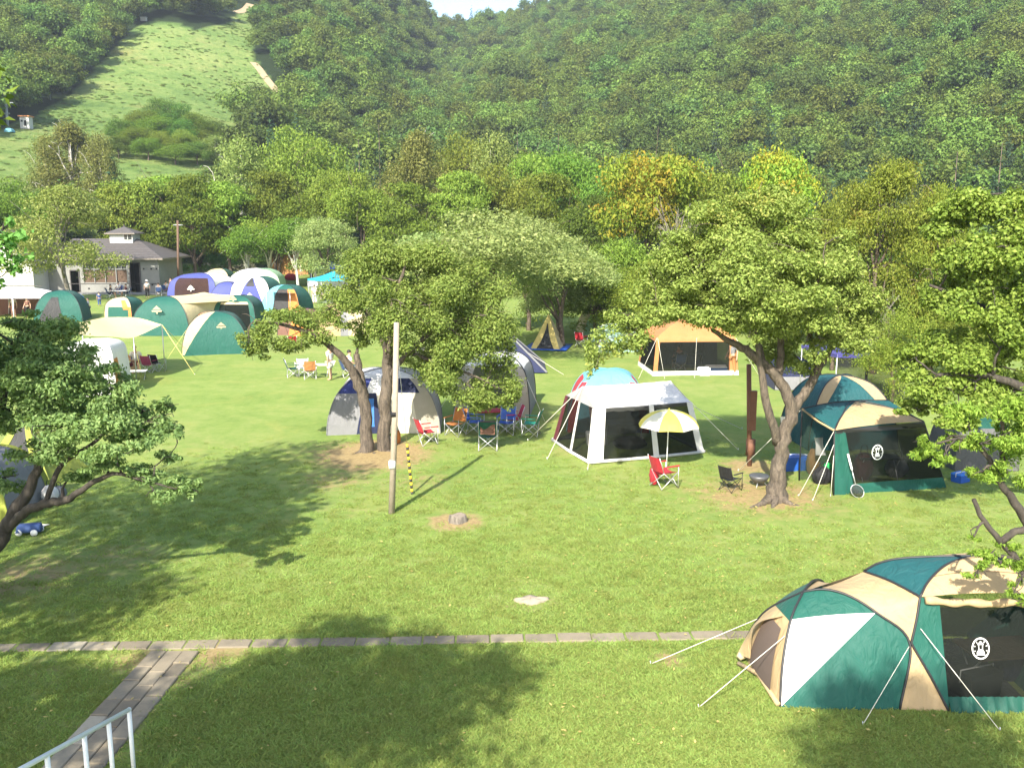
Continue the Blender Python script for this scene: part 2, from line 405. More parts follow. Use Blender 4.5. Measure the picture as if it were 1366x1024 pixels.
# ------------------------------------------------------------------ foliage
def leaf_mesh(name, clumps, n, size, seed, mat, droop=0.0, up=.35, shell=.5, width=.5, weights=None, jit=.85):
    """n leaves spread through clumps (cx,cy,cz,rx,ry,rz); each leaf a small folded diamond"""
    g = np.random.default_rng(seed); C = np.array(clumps, float); k = len(C)
    wgt = (C[:, 3] * C[:, 4] * C[:, 5]) ** .62
    if weights is not None: wgt = wgt * np.array(weights)
    idx = g.choice(k, n, p=wgt / wgt.sum()); c = C[idx]
    d = g.normal(size=(n, 3)); d /= np.linalg.norm(d, axis=1)[:, None]
    r = 1 - shell * g.random(n) ** 1.3
    lump = 1 + .22 * np.sin(d[:, 0] * 5 + idx) * np.cos(d[:, 1] * 6 + idx * 1.7) + .12 * g.normal(size=n)
    p = c[:, :3] + d * (r * lump)[:, None] * c[:, 3:6]
    nr = d * .55 + g.normal(size=(n, 3)) * jit * .6; nr[:, 2] += up
    nr /= np.linalg.norm(nr, axis=1)[:, None]
    t = g.normal(size=(n, 3)); t[:, 2] -= droop; t += d * .4
    t -= nr * (t * nr).sum(1)[:, None] * (1 - .25 * min(1, droop)); t /= np.linalg.norm(t, axis=1)[:, None] + 1e-9
    b = np.cross(nr, t); b /= np.linalg.norm(b, axis=1)[:, None] + 1e-9
    L = size * (.6 + .8 * g.random(n))[:, None]; W = L * width
    v = np.stack([p - t * L * .5, p + b * W * .5 + nr * L * .1 - t * L * .08, p + t * L * .5 - nr * L * .08, p - b * W * .5 + nr * L * .1 - t * L * .08], 1).reshape(-1, 3)
    return quads(name, v, mat)
def quads(name, v, mat):
    nq = len(v) // 4; me = bpy.data.meshes.new(name); me.vertices.add(len(v)); me.vertices.foreach_set('co', v.astype(np.float32).ravel())
    me.loops.add(nq * 4); me.loops.foreach_set('vertex_index', np.arange(nq * 4, dtype=np.int32))
    me.polygons.add(nq); me.polygons.foreach_set('loop_start', np.arange(nq, dtype=np.int32) * 4); me.polygons.foreach_set('loop_total', np.full(nq, 4, np.int32))
    me.materials.append(mat); me.update(calc_edges=True); return me
def limb(mb, a, b, r0, r1, mat, g, n=7, wob=.12, seg=7):
    a = np.array(a, float); b = np.array(b, float); L = np.linalg.norm(b - a); P = []
    o1 = g.normal(size=3) * wob * L * .5
    for i in range(seg):
        t = i / (seg - 1); P.append(a + (b - a) * t + o1 * math.sin(math.pi * t) + np.array([0, 0, .10 * L * math.sin(math.pi * t)]) + (g.normal(size=3) * wob * .12 * L if 0 < i < seg - 1 else 0))
    mb.tube(P, [r0 + (r1 - r0) * (i / (seg - 1)) ** .8 for i in range(seg)], mat, n); return P

LEAF = dict(
    twin=leafmat('leaf_twin', [(0.104, 0.170, 0.036), (0.215, 0.293, 0.063), (0.376, 0.424, 0.127)], objvar=0),
    tier=leafmat('leaf_tier', [(0.125, 0.193, 0.039), (0.261, 0.345, 0.076), (0.453, 0.508, 0.151)], patch=((.55, .40, .08), .5, .72), objvar=0),
    edge=leafmat('leaf_edge', [(0.105, 0.187, 0.067), (0.211, 0.326, 0.108), (0.384, 0.494, 0.194)], objvar=0),
    oak=leafmat('leaf_oak', [(0.070, 0.123, 0.019), (0.140, 0.216, 0.030), (0.246, 0.318, 0.046)]),
    light=leafmat('leaf_light', [(0.100, 0.167, 0.025), (0.198, 0.280, 0.041), (0.336, 0.400, 0.073)]),
    grey=leafmat('leaf_grey', [(0.135, 0.193, 0.062), (0.265, 0.343, 0.111), (0.474, 0.522, 0.205)]),
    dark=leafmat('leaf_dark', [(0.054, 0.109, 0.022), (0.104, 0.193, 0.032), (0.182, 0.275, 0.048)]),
    pale=leafmat('leaf_pale', [(0.118, 0.174, 0.041), (0.238, 0.307, 0.071), (0.516, 0.533, 0.205)]),
    birch=leafmat('leaf_birch', [(0.110, 0.151, 0.036), (0.217, 0.264, 0.068), (0.370, 0.385, 0.121)]),
    autumn=leafmat('leaf_autumn', [(0.098, 0.173, 0.023), (0.231, 0.329, 0.039), (0.406, 0.454, 0.070)], patch=((.42, .28, .03), .30, .575), patch2=((.48, .17, .04), .42, .67)),
    olive=leafmat('leaf_olive', [(0.101, 0.174, 0.026), (0.220, 0.316, 0.044), (0.367, 0.429, 0.086)], patch=((.30, .24, .035), .5, .64)),
    bright=leafmat('leaf_bright', [(0.102, 0.175, 0.031), (0.217, 0.329, 0.054), (0.407, 0.504, 0.114)], rough=.35),
    shade=leafmat('leaf_shade', [(0.091, 0.195, 0.051), (0.181, 0.343, 0.079), (0.343, 0.504, 0.146)]),
    spruce=leafmat('leaf_spruce', [(0.014, 0.034, 0.016), (0.030, 0.061, 0.027), (0.054, 0.088, 0.041)], trans=.1),
    forest=leafmat('leaf_forest', [(0.050, 0.092, 0.024), (0.100, 0.164, 0.037), (0.175, 0.235, 0.058)], objvar=.38),
    forest2=leafmat('leaf_forest_light', [(0.079, 0.122, 0.025), (0.147, 0.216, 0.042), (0.251, 0.300, 0.065)], objvar=.35),
)
BARK = bark('bark_brown', (.045, .032, .022), (.17, .13, .095)); BARKG = bark('bark_grey', (.07, .06, .05), (.27, .235, .19))
BARKW = bark('bark_birch', (.2, .18, .16), (.72, .69, .63), 5); BARKD = bark('bark_dark', (.022, .018, .014), (.085, .07, .055)); BARKT = bark('bark_tan', (.03, .024, .018), (.165, .13, .095), 14)

def crown_clumps(g, rx, rz, zc, n, flat=.55, size=.36, fill=.35):
    out = []
    for i in range(n):
        d = g.normal(size=3); d[2] = abs(d[2]) * 1.0 - .35; d /= np.linalg.norm(d)
        r = (.62 + .3 * g.random()) if i > n * fill else .45 * g.random() + .1
        s = size * (.65 + .7 * g.random())
        out.append((d[0] * rx * r, d[1] * rx * r, zc + d[2] * rz * r, rx * s, rx * s, rx * s * flat))
    return out
def tree_data(kind, seed, H=10.0, rx=4.5, base=.3, n=16000, size=.27, leaf='oak', bk=None, nclump=34, flat=.55, csize=.36, trunk_r=.2, limbs=9, lean=0.0, droop=.2):
    """trunk mesh and crown mesh of one kind of tree, base at the origin"""
    g = np.random.default_rng(seed); bk = bk or BARK; mb = MB()
    if kind == 'spruce':
        mb.tube([(0, 0, -.1), (0, 0, H * .5), (0, 0, H)], [trunk_r, trunk_r * .6, .03], bk, 8); cl = []
        nl = 17
        for i in range(nl):
            t = i / (nl - 1); z = H * (.14 + .84 * t); R_ = rx * (1 - t) ** .85 + .12
            for k in range(max(3, int(9 * (1 - t * .6)))):
                a = g.random() * 6.28; q = R_ * (.75 + .35 * g.random())
                cl.append((math.cos(a) * q * .6, math.sin(a) * q * .6, z - q * .22, q * .42, q * .42, q * .14 + .1))
        return mb.mesh('trunk'), leaf_mesh('crown', cl, n, size, seed, LEAF[leaf], droop=.8, up=.3, shell=.9, width=.35)
    zc = H * (base + (1 - base) * .5); rz = H * (1 - base) * .5
    cl = crown_clumps(g, rx, rz, zc, nclump, flat, csize)
    if kind == 'layered':
        cl = []
        for i in range(nclump):
            t = g.random() ** .8; z = H * (base + .06 + (1 - base - .1) * t); q = rx * math.sqrt(max(.06, 1 - (t * 1.02) ** 2.2)) * (.35 + .6 * g.random() ** .6); a = g.random() * 6.28
            s = rx * csize * (.7 + .6 * g.random()); cl.append((math.cos(a) * q, math.sin(a) * q, z - .08 * q, s, s, s * flat))
    if kind == 'birch':
        cl = []
        for i in range(nclump):
            t = g.random(); z = H * (base + (1 - base) * t * .95); q = rx * math.sin(math.pi * min(1, .22 + .74 * t)) * g.random() ** .6; a = g.random() * 6.28
            s = rx * csize * (.6 + .6 * g.random()); cl.append((math.cos(a) * q, math.sin(a) * q, z, s, s, s * 1.1))
    fork = H * max(.16, base * .85); top = np.array([lean, g.normal() * .2, H * .8])
    tr = curve([(0, 0, -.15), (lean * .15 + g.normal() * .08, g.normal() * .08, fork * .6), (lean * .35, g.normal() * .12, fork), tuple(np.array([lean * .7, g.normal() * .3, H * .6])), tuple(top)], 12)
    mb.tube(tr, [trunk_r * (1.35 if i == 0 else 1) * (1 - i / 11) ** .8 + .025 for i in range(12)], bk, 9)
    pick = sorted(range(len(cl)), key=lambda i: -cl[i][3])[:limbs]
    for i in pick:
        j = 3 + int(g.integers(0, 5)); s = tr[min(j, 10)]; P = limb(mb, s, cl[i][:3], trunk_r * .5, .03, bk, g)
        for _ in range(2):
            e = np.array(cl[i][:3]) + g.normal(size=3) * cl[i][3] * .6; limb(mb, P[4], e, trunk_r * .2, .012, bk, g, 5, .15, 5)
    return mb.mesh('trunk'), leaf_mesh('crown', cl, n, size, seed, LEAF[leaf], droop=droop)
def plant_tree(data, label, loc, scale, rz=0.0, cat='tree', group=None, name='tree', crown_mat=None):
    t = thing(name, label, cat, loc, rz, group); t.scale = scale
    for nm, me in zip(('trunk', 'crown'), data):
        o = bpy.data.objects.new(nm, me); COL.objects.link(o); o.parent = t
        if nm == 'crown' and crown_mat: o.material_slots[0].link = 'OBJECT'; o.material_slots[0].material = LEAF[crown_mat]
    return t
def hero(name, label, loc, limbs, clumps, n, size, seed, leaf, bk, cat='tree', droop=.3, up=.5, shell=.55, width=.5, sprigs=14, twig=None, weights=None):
    """a tree shaped after the one in the photograph; limbs = lists of (point, radius), clumps world-space ellipsoids"""
    t = thing(name, label, cat, loc); g = np.random.default_rng(seed); o3 = np.array([loc[0], loc[1], loc[2]]); mb = MB(); ends = []
    for L in limbs:
        P = curve([q[0] for q in L], 4 * len(L)); rr = np.interp(np.linspace(0, 1, len(P)), np.linspace(0, 1, len(L)), [q[1] for q in L])
        P = [p - o3 + (g.normal(size=3) * rr[i] * .12) for i, p in enumerate(P)]; mb.tube(P, rr, bk, 10); ends.append((P, rr))
    pts = [(p, rr[k], ) for P, rr in ends for k, p in enumerate(P) if k > len(P) // 3]
    order = sorted(clumps, key=lambda c: min(np.linalg.norm(q[0] - (np.array(c[:3]) - o3)) for q in pts))
    for c in order:                        # thinner branches out to every clump, growing from the nearest branch
        c3 = np.array(c[:3]) - o3; best = min(pts, key=lambda q: np.linalg.norm(q[0] - c3) + (.5 if q[0][2] > c3[2] + .3 else 0) + (.25 if q[1] < .02 else 0))
        r0 = min(.06, best[1] * .7); Q = limb(mb, best[0], c3, r0, .01, bk, g, 6, .2)
        pts += [(Q[k], r0 + (.01 - r0) * (k / 6)) for k in (3, 5)]
        for _ in range(sprigs // 5):
            e = c3 + g.normal(size=3) * np.array(c[3:6]) * .6; limb(mb, Q[3 + int(g.integers(0, 3))], e, .014, .005, twig or bk, g, 4, .25, 5)
    mb.build('trunk', t)
    cc, ww = [], []
    for i, c in enumerate(clumps):         # every clump is a handful of smaller ragged ones
        for k in range(5):
            q = g.normal(size=3); q /= np.linalg.norm(q); q *= (.35 + .65 * g.random() ** .5); f = .36 + .3 * g.random()
            cc.append((*(np.array(c[:3]) - o3 + q * np.array(c[3:6]) * 1.02), c[3] * f, c[4] * f, c[5] * f * 1.15)); ww.append(weights[i] if weights else 1)
    weights = ww
    o = bpy.data.objects.new('crown', leaf_mesh('crown', cc, n, size, seed, LEAF[leaf], droop, up, shell, width, weights)); COL.objects.link(o); o.parent = t
    return t
def px_clumps(L, Y, flat=1.0, depth=1.0):
    """(px, py, rx, ry, dY) measured on the photograph -> ellipsoids at distance Y + dY"""
    out = []
    for px, py, rx, ry, dy in L:
        p = D(px, py, Y + dy); s = F / ((Y + dy) * cP + (7.2 - p[2]) * sP)
        out.append((*p, rx / s, max(rx, ry) / s * depth, ry / s * flat))
    return out
# ------------------------------------------------------------------ forest on the hill (one far-off mass)
def forest():
    g = np.random.default_rng(5); vars_ = []
    for k in range(5):
        cl = crown_clumps(g, 4.6, 3.6, 6.6, 16, .75, .42, .3)
        vars_.append(leaf_mesh('forest_crown', cl, 1900, .62, 100 + k, LEAF['forest' if k < 3 else 'forest2'], up=.6, shell=.45, width=.75, jit=.6))
    vars_.append(tree_data('spruce', 77, 14, 2.6, n=900, size=.8, leaf='spruce')[1])
    pts = []; d = 150.0
    while d < 705:
        step = 3.7 + d * .0036; az = math.radians(-37)
        while az < math.radians(37):
            dd = d + (R.random() - .5) * step * 1.3; a = az + (R.random() - .5) * step / d * 1.2
            pts.append((dd * math.sin(a), dd * math.cos(a))); az += step / d
        d += step * .92
    P = np.array(pts); Z = hill_h(P[:, 0], P[:, 1])
    keep = ~in_poly(P[:, 0], P[:, 1], MEADOW) & (Z > -.6)
    for C_ in TRAILS: keep &= np.min([np.hypot(P[:, 0] - q[0], (P[:, 1] - q[1])) for q in C_] + [np.where(np.hypot(P[:, 0] - q[0] * .965, P[:, 1] - q[1] * .965) < 9, 0, 99) for q in C_], axis=0) > 6
    P = P[keep]; Z = Z[keep]; n = len(P)
    q = vnoise(P[:, 0] * .03, P[:, 1] * .03, 9); u = g.random(n)
    kind = np.where(u < .3 + q * .3, g.integers(0, 3, n), g.integers(3, 5, n))
    dist = np.hypot(P[:, 0], P[:, 1]); con = (g.random(n) < np.where(dist < 260, .16, .02)) & (P[:, 0] > -90); kind = np.where(con, 5, kind)
    s = .5 + .38 * g.random(n) + .45 * g.random(n) ** 4; sc3 = np.stack([s * (.9 + .2 * g.random(n)), s * (.9 + .2 * g.random(n)), s * (.85 + .4 * g.random(n))], 1)
    rot = np.stack([g.normal(size=n) * .06, g.normal(size=n) * .06, g.random(n) * 6.28], 1)
    o = scatter('forest', np.column_stack([P, Z - .3]), rot, sc3, kind, vars_)
    print("forest trees", n); return o
forest()
def scrub():
    g = np.random.default_rng(8); x0, y0 = np.min([p[:2] for p in MEADOW], 0); x1, y1 = np.max([p[:2] for p in MEADOW], 0); n = 16000
    x = x0 + (x1 - x0) * g.random(n); y = y0 + (y1 - y0) * g.random(n); band = vnoise(x * .03 + y * .02, y * .075, 3) * .7 + vnoise(x * .15, y * .2, 6) * .5
    keep = in_poly(x, y, MEADOW) & (g.random(n) < np.clip((band - .45) * 1.1, .12, .5)); x, y = x[keep], y[keep]; n = len(x)
    ms = [leaf_mesh('scrub_tuft', [(0, 0, .5, 1.6, 1.2, .5), (.9, .4, .35, .9, .9, .4), (-.8, -.3, .4, 1.0, .8, .4)], 260, .4, 300 + k, leafmat('leaf_scrub', [(.125, .21, .055), (.18, .265, .07), (.27, .30, .10)], objvar=.2), up=.7) for k in range(3)]
    s = .22 + .34 * g.random(n) ** 2
    scatter('scrub', np.column_stack([x, y, hill_h(x, y) - .05]), np.stack([0 * x, 0 * x, g.random(n) * 6.28], 1), np.stack([s, s, s * .8], 1), g.integers(0, 3, n), ms)
scrub()

# ------------------------------------------------------------------ belt of trees behind the field
TD = {}
def td(key):
    if key in TD: return TD[key]
    spec = dict(
        roundA=dict(kind='round', seed=1, leaf='oak'), roundB=dict(kind='round', seed=2, leaf='oak', nclump=28, csize=.42),
        roundC=dict(kind='round', seed=3, leaf='light', nclump=40, csize=.3), roundD=dict(kind='round', seed=4, leaf='light', nclump=30),
        layA=dict(kind='layered', seed=5, leaf='oak', flat=.35, nclump=46, csize=.34, base=.3), layB=dict(kind='layered', seed=6, leaf='light', flat=.32, nclump=48, csize=.32, base=.3),
        greyA=dict(kind='round', seed=7, leaf='grey', n=24000, size=.18, nclump=44, csize=.3, base=.26), greyB=dict(kind='layered', seed=8, leaf='grey', n=18000, size=.22, nclump=44, flat=.5),
        paleA=dict(kind='layered', seed=9, leaf='pale', n=18000, size=.22, nclump=50, flat=.5, base=.22, bk=BARKG), birchA=dict(kind='birch', seed=10, leaf='birch', n=19000, size=.22, rx=3.4, bk=BARKW, limbs=14, nclump=44, csize=.3, trunk_r=.17),
        birchB=dict(kind='birch', seed=11, leaf='birch', n=13000, size=.24, rx=3.8, bk=BARKW, limbs=12, nclump=46, csize=.34, trunk_r=.19, lean=.8),
        autA=dict(kind='layered', seed=12, leaf='autumn', n=22000, size=.24, nclump=52, flat=.55, base=.12), autB=dict(kind='round', seed=13, leaf='autumn', n=22000, nclump=46, base=.12),
        darkA=dict(kind='layered', seed=14, leaf='dark', n=16000, base=.1, flat=.6), oliveA=dict(kind='layered', seed=15, leaf='olive', n=30000, size=.17, nclump=60, flat=.42, base=.24, csize=.3),
        spruceA=dict(kind='spruce', seed=16, leaf='spruce', n=7000, size=.4, H=14, rx=3.2), spruceB=dict(kind='spruce', seed=17, leaf='spruce', n=6000, size=.4, H=14, rx=2.6),
        whiteA=dict(kind='round', seed=18, leaf='oak', bk=BARKW, base=.42, trunk_r=.24, lean=.9, limbs=12), whiteB=dict(kind='round', seed=19, leaf='light', bk=BARKW, base=.42, trunk_r=.22, lean=-.7, limbs=12),
        clumpA=dict(kind='round', seed=23, leaf='oak', base=.04, nclump=44, n=15000, flat=.75), clumpB=dict(kind='round', seed=24, leaf='light', base=.04, nclump=40, n=15000, flat=.75),
        clumpC=dict(kind='round', seed=25, leaf='dark', base=.03, nclump=40, n=15000, flat=.75), lowA=dict(kind='layered', seed=27, leaf='light', base=.04, n=18000, nclump=52, flat=.6), lowB=dict(kind='round', seed=28, leaf='olive', base=.05, n=20000, size=.2, nclump=46), brightA=dict(kind='round', seed=20, leaf='bright', n=9000, size=.26, nclump=40), bare=dict(kind='round', seed=21, leaf='pale', n=700, size=.14, bk=BARKG, limbs=30, nclump=34, base=.2, trunk_r=.14),
    )[key]
    TD[key] = tree_data(**spec); spec.setdefault('H', 10.0); spec.setdefault('rx', 4.5); TD[key + '_dim'] = (spec['H'], spec['rx']); return TD[key]
def belt(px, top, wpx, d, key, label, group=None, name='tree', cat='tree'):
    data = td(key); H, rx = TD[key + '_dim']
    if d < 0: d = pix_hill(px, -d)[1]
    p = D(px, top, d); dep = d * cP + (7.2 - p[2]) * sP; z0 = max(0.0, float(hill_h(p[0], d)) - .2) if d > 138 else -.03
    kz = (p[2] - z0) / (H * 1.04); kx = wpx / (F / dep) / (2 * rx * 1.12)
    return plant_tree(data, label, (p[0], d, z0), (kx, kx, kz), R.random() * 6.28, cat, group, name)
GB = 'green trees of the dense belt behind the tents'
gl = 'rounded green tree standing in the dense belt between the tents and the hill'
gm = 'dark green tree low in the belt, its trunk in deep shade'  # low dark crowns added at the back to darken the space under the belt
BELT = [
    (15, 232, 120, 108, 'roundA', 'green tree rising behind the grey roofed block at its gable end', None),
    (92, 164, 104, 150, 'birchA', 'thin pale birch with white stems standing against the grass slope', 'sparse pale birches at the foot of the grass slope'),
    (60, 182, 70, 152, 'birchB', 'short thin birch beside the pale birch, against the grass slope', None),
    (132, 178, 70, 149, 'birchB', 'whitish bare stemmed birch with leaning boughs, against the grass slope', None),
    (182, 222, 125, 112, 'roundC', 'light green tree rising straight behind the roof cupola', None),
    (252, 226, 120, 106, 'layA', 'layered green tree behind the tall brown utility pole', None),
    (322, 184, 125, 132, 'birchB', 'tall feathery olive tree below the wooded clump of the grass slope', None),
    (398, 162, 130, 136, 'roundD', 'tall broad rounded tree topping the belt, just before the dark spruces', None),
    (448, 206, 95, 112, 'roundC', 'yellowish light green tree in front of the dark spruce', None),
    (556, 176, 115, 128, 'birchA', 'tall feathery olive tree next to the dark spruces', None),
    (622, 172, 110, 138, 'roundD', gl, GB), (660, 180, 110, 126, 'birchB', gl, GB), (716, 180, 120, 126, 'roundC', gl, GB), (778, 184, 115, 120, 'roundB', gl, GB),
    (505, 158, 60, 142, 'spruceA', 'tallest dark spruce standing out of the belt', None), (478, 178, 46, 146, 'spruceB', 'smaller dark spruce leaning against the tallest one', 'dark spruces at the foot of the hill'),
    (690, 160, 50, 150, 'spruceB', 'dark spruce peeping over the middle of the belt', None), (1338, 182, 70, 120, 'spruceA', 'dark spruce standing alone above the bright leafy maple', None), (1278, 196, 55, 130, 'spruceB', 'slender dark spruce between olive tree and the lone spruce', None),
    (745, 168, 45, 152, 'spruceA', 'dark spruce tip just before the autumn tinted trees', None),
    (868, 178, 170, 74, 'autB', 'large green tree with orange and yellow turning boughs', None),
    (1040, 196, 175, 64, 'autA', 'broad tree with a bright orange crest and yellow sprays', None),
    (948, 206, 130, 82, 'roundC', 'green tree filling the gap between the two orange tinted trees', None),
    (905, 232, 110, 62, 'bare', 'grey half bare tree with dead twigs among orange tinted crowns', None),
    (1185, 204, 200, 44, 'oliveA', 'wide olive green tree with flat tiers behind the blue shade canopy', None),
    (1262, 236, 130, 42, 'oliveA', 'olive green tree merging into the bright leafy maple', None),
    (1165, 360, 120, 38, 'bare', 'small dead grey tree of bare twigs under the olive tree', None),
    (1245, 392, 120, 44, 'darkA', 'dark shaded tree behind the purple blue canopy', None),
    (78, 242, 165, 86, 'paleA', 'pale blossoming tree with grey trunk in front of the block', None),
    (160, 240, 120, 110, 'layB', 'layered light green tree behind the block between roof and cupola', None),
    (222, 228, 130, 114, 'layB', 'layered light green tree rising behind the hipped end of the roof', None),
    (300, 236, 120, 108, 'layB', 'bright layered tree with white stems above the yellow dome tent', None),
    (362, 222, 130, 112, 'layA', 'layered green tree above the white and green dome tent', None),
    (436, 282, 110, 92, 'greyB', 'grey green tree overhanging the two blue canopies', None),
    (410, 240, 110, 110, 'roundB', 'rounded green tree between the white stemmed trees and the blue canopies', None),
    (545, 238, 120, 104, 'layA', gl, GB), (480, 232, 120, 106, 'roundC', gl, GB), (612, 222, 120, 104, 'layB', gl, GB), (672, 214, 120, 108, 'roundD', gl, GB),
    (735, 224, 125, 92, 'layA', 'dark green layered tree at the edge of the yellowing maple', None), (790, 256, 110, 80, 'darkA', 'dark green tree beneath the turning orange boughs', None),
    (655, 258, 340, 47, 'greyA', 'broad grey green tree with tiny leaves in the middle of the field', None),
    (560, 300, 130, 60, 'greyB', 'smaller grey green tree behind the twin trunked tree', None), (745, 330, 120, 58, 'greyB', 'grey green tree hanging over the yellow ridge tent', None),
    (330, 296, 80, 103, 'whiteA', 'white stemmed tree behind the olive dome', 'white stemmed trees behind the domes'), (356, 290, 84, 105, 'whiteB', 'white stemmed tree next to the orange timber wall', None),
    (394, 284, 84, 103, 'whiteA', 'crooked white stemmed tree before the orange timber wall', None), (418, 290, 80, 106, 'whiteB', 'white stemmed tree behind the cobalt blue canopy', None),
    (860, 330, 100, 74, 'darkA', 'dark tree whose trunk stands behind the cream arched tent', None), (815, 320, 100, 76, 'layB', 'yellow green tree low behind the cream arched tent', None),
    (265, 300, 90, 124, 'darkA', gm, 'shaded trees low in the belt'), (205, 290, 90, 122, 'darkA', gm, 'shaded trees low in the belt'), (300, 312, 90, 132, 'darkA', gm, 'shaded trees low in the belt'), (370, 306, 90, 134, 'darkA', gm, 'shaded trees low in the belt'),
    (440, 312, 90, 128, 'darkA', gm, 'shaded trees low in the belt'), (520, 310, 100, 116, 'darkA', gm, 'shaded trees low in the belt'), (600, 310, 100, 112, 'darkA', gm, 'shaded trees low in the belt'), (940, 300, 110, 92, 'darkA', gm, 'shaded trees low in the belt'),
    (1090, 300, 110, 84, 'darkA', gm, 'shaded trees low in the belt'), (1040, 330, 110, 70, 'darkA', 'dark tree filling the space behind the orange shelter', None), (1320, 330, 140, 60, 'darkA', 'dark tree deep behind the bright leafy maple', None), (1190, 330, 120, 66, 'darkA', 'dark tree deep behind the wide olive tree', None),
    (1172, 345, 150, 50, 'lowB', 'low dense olive tree behind the purple canopy', None), (1245, 352, 140, 52, 'clumpC', 'low dark dense tree behind the purple canopy, next to the leafy maple', None), (1085, 350, 120, 56, 'clumpC', 'low dark dense tree behind the fork of the spreading tree', None),
    (752, 300, 170, 54, 'greyA', 'grey green tree overhanging the top of the yellow ridge tent', None), (706, 276, 140, 62, 'greyB', 'layered grey green tree standing behind the broad grey green one', None), (835, 318, 120, 60, 'lowA', 'yellow green tree between the cream arched tent and the turning maple', None),
    (795, 352, 130, 58, 'lowA', 'low spreading yellow green tree in front of the cream arched tent top', None), (872, 340, 120, 54, 'lowB', 'low olive tree directly behind the orange shelter roof', None),
    (1120, 325, 130, 45, 'lowB', 'low olive tree behind the forked tree, next to the purple canopy', None), (1200, 405, 110, 36, 'lowB', 'bushy low tree behind the teal dome tent', None), (705, 310, 120, 64, 'lowB', 'low olive tree behind the yellow ridge tent', None), (600, 330, 110, 66, 'lowA', 'low bushy tree behind the twin trunked tree', None), (1290, 420, 110, 40, 'lowA', 'bushy low tree deep behind the leafy maple', None), (990, 300, 120, 60, 'lowA', 'bushy tree rising over the orange shelter beyond its far end', None),
    (-70, 232, 130, 106, 'roundB', 'green tree past the gable end of the white wing', 'green trees past the gable end of the block'), (-170, 228, 140, 112, 'roundA', 'green tree past the gable end of the white wing', 'green trees past the gable end of the block'), (-270, 236, 140, 104, 'layA', 'green tree past the gable end of the white wing', 'green trees past the gable end of the block'),
    (30, 300, 110, 116, 'darkA', 'dark tree directly behind the white gable wall', None),
    (1010, 262, 120, 58, 'layB', 'light green layered tree just under the bright orange crest', None), (1120, 262, 120, 56, 'layB', 'yellow green tree between the orange crest and the olive tree', None),
    (290, 182, 70, -222, 'birchB', 'feathery tree below the clump, next to the belt', None),
]
for b_ in BELT: belt(*b_[:7], **({'name': 'spruce_tree'} if b_[4].startswith('spruce') else {'name': 'birch_tree'} if b_[4].startswith('birch') else {}))

for i, (px, top, w_, base, k_) in enumerate([(212, 130, 46, 178, 'clumpC'), (186, 143, 44, 186, 'clumpA'), (236, 136, 46, 182, 'clumpC'), (262, 146, 44, 188, 'clumpA'), (284, 160, 36, 190, 'clumpC'), (160, 158, 40, 196, 'clumpC'), (204, 150, 50, 194, 'clumpA'), (238, 158, 50, 198, 'clumpC'), (180, 166, 46, 204, 'clumpA'), (272, 168, 40, 204, 'clumpA'),
                                             (218, 172, 44, 208, 'clumpB'), (246, 170, 40, 208, 'clumpB'), (156, 180, 36, 212, 'clumpC'), (196, 180, 40, 214, 'clumpA'), (290, 178, 34, 210, 'clumpC'), (232, 188, 46, 220, 'clumpA'), (262, 188, 40, 220, 'clumpC')]):
    belt(px, top, w_ * 1.15, -base, k_, 'rounded tree in the wooded clump standing out on the grass slope' if k_ != 'clumpB' else 'bright green tree at the foot of the wooded clump on the grass slope', 'trees of the wooded clump on the grass slope')

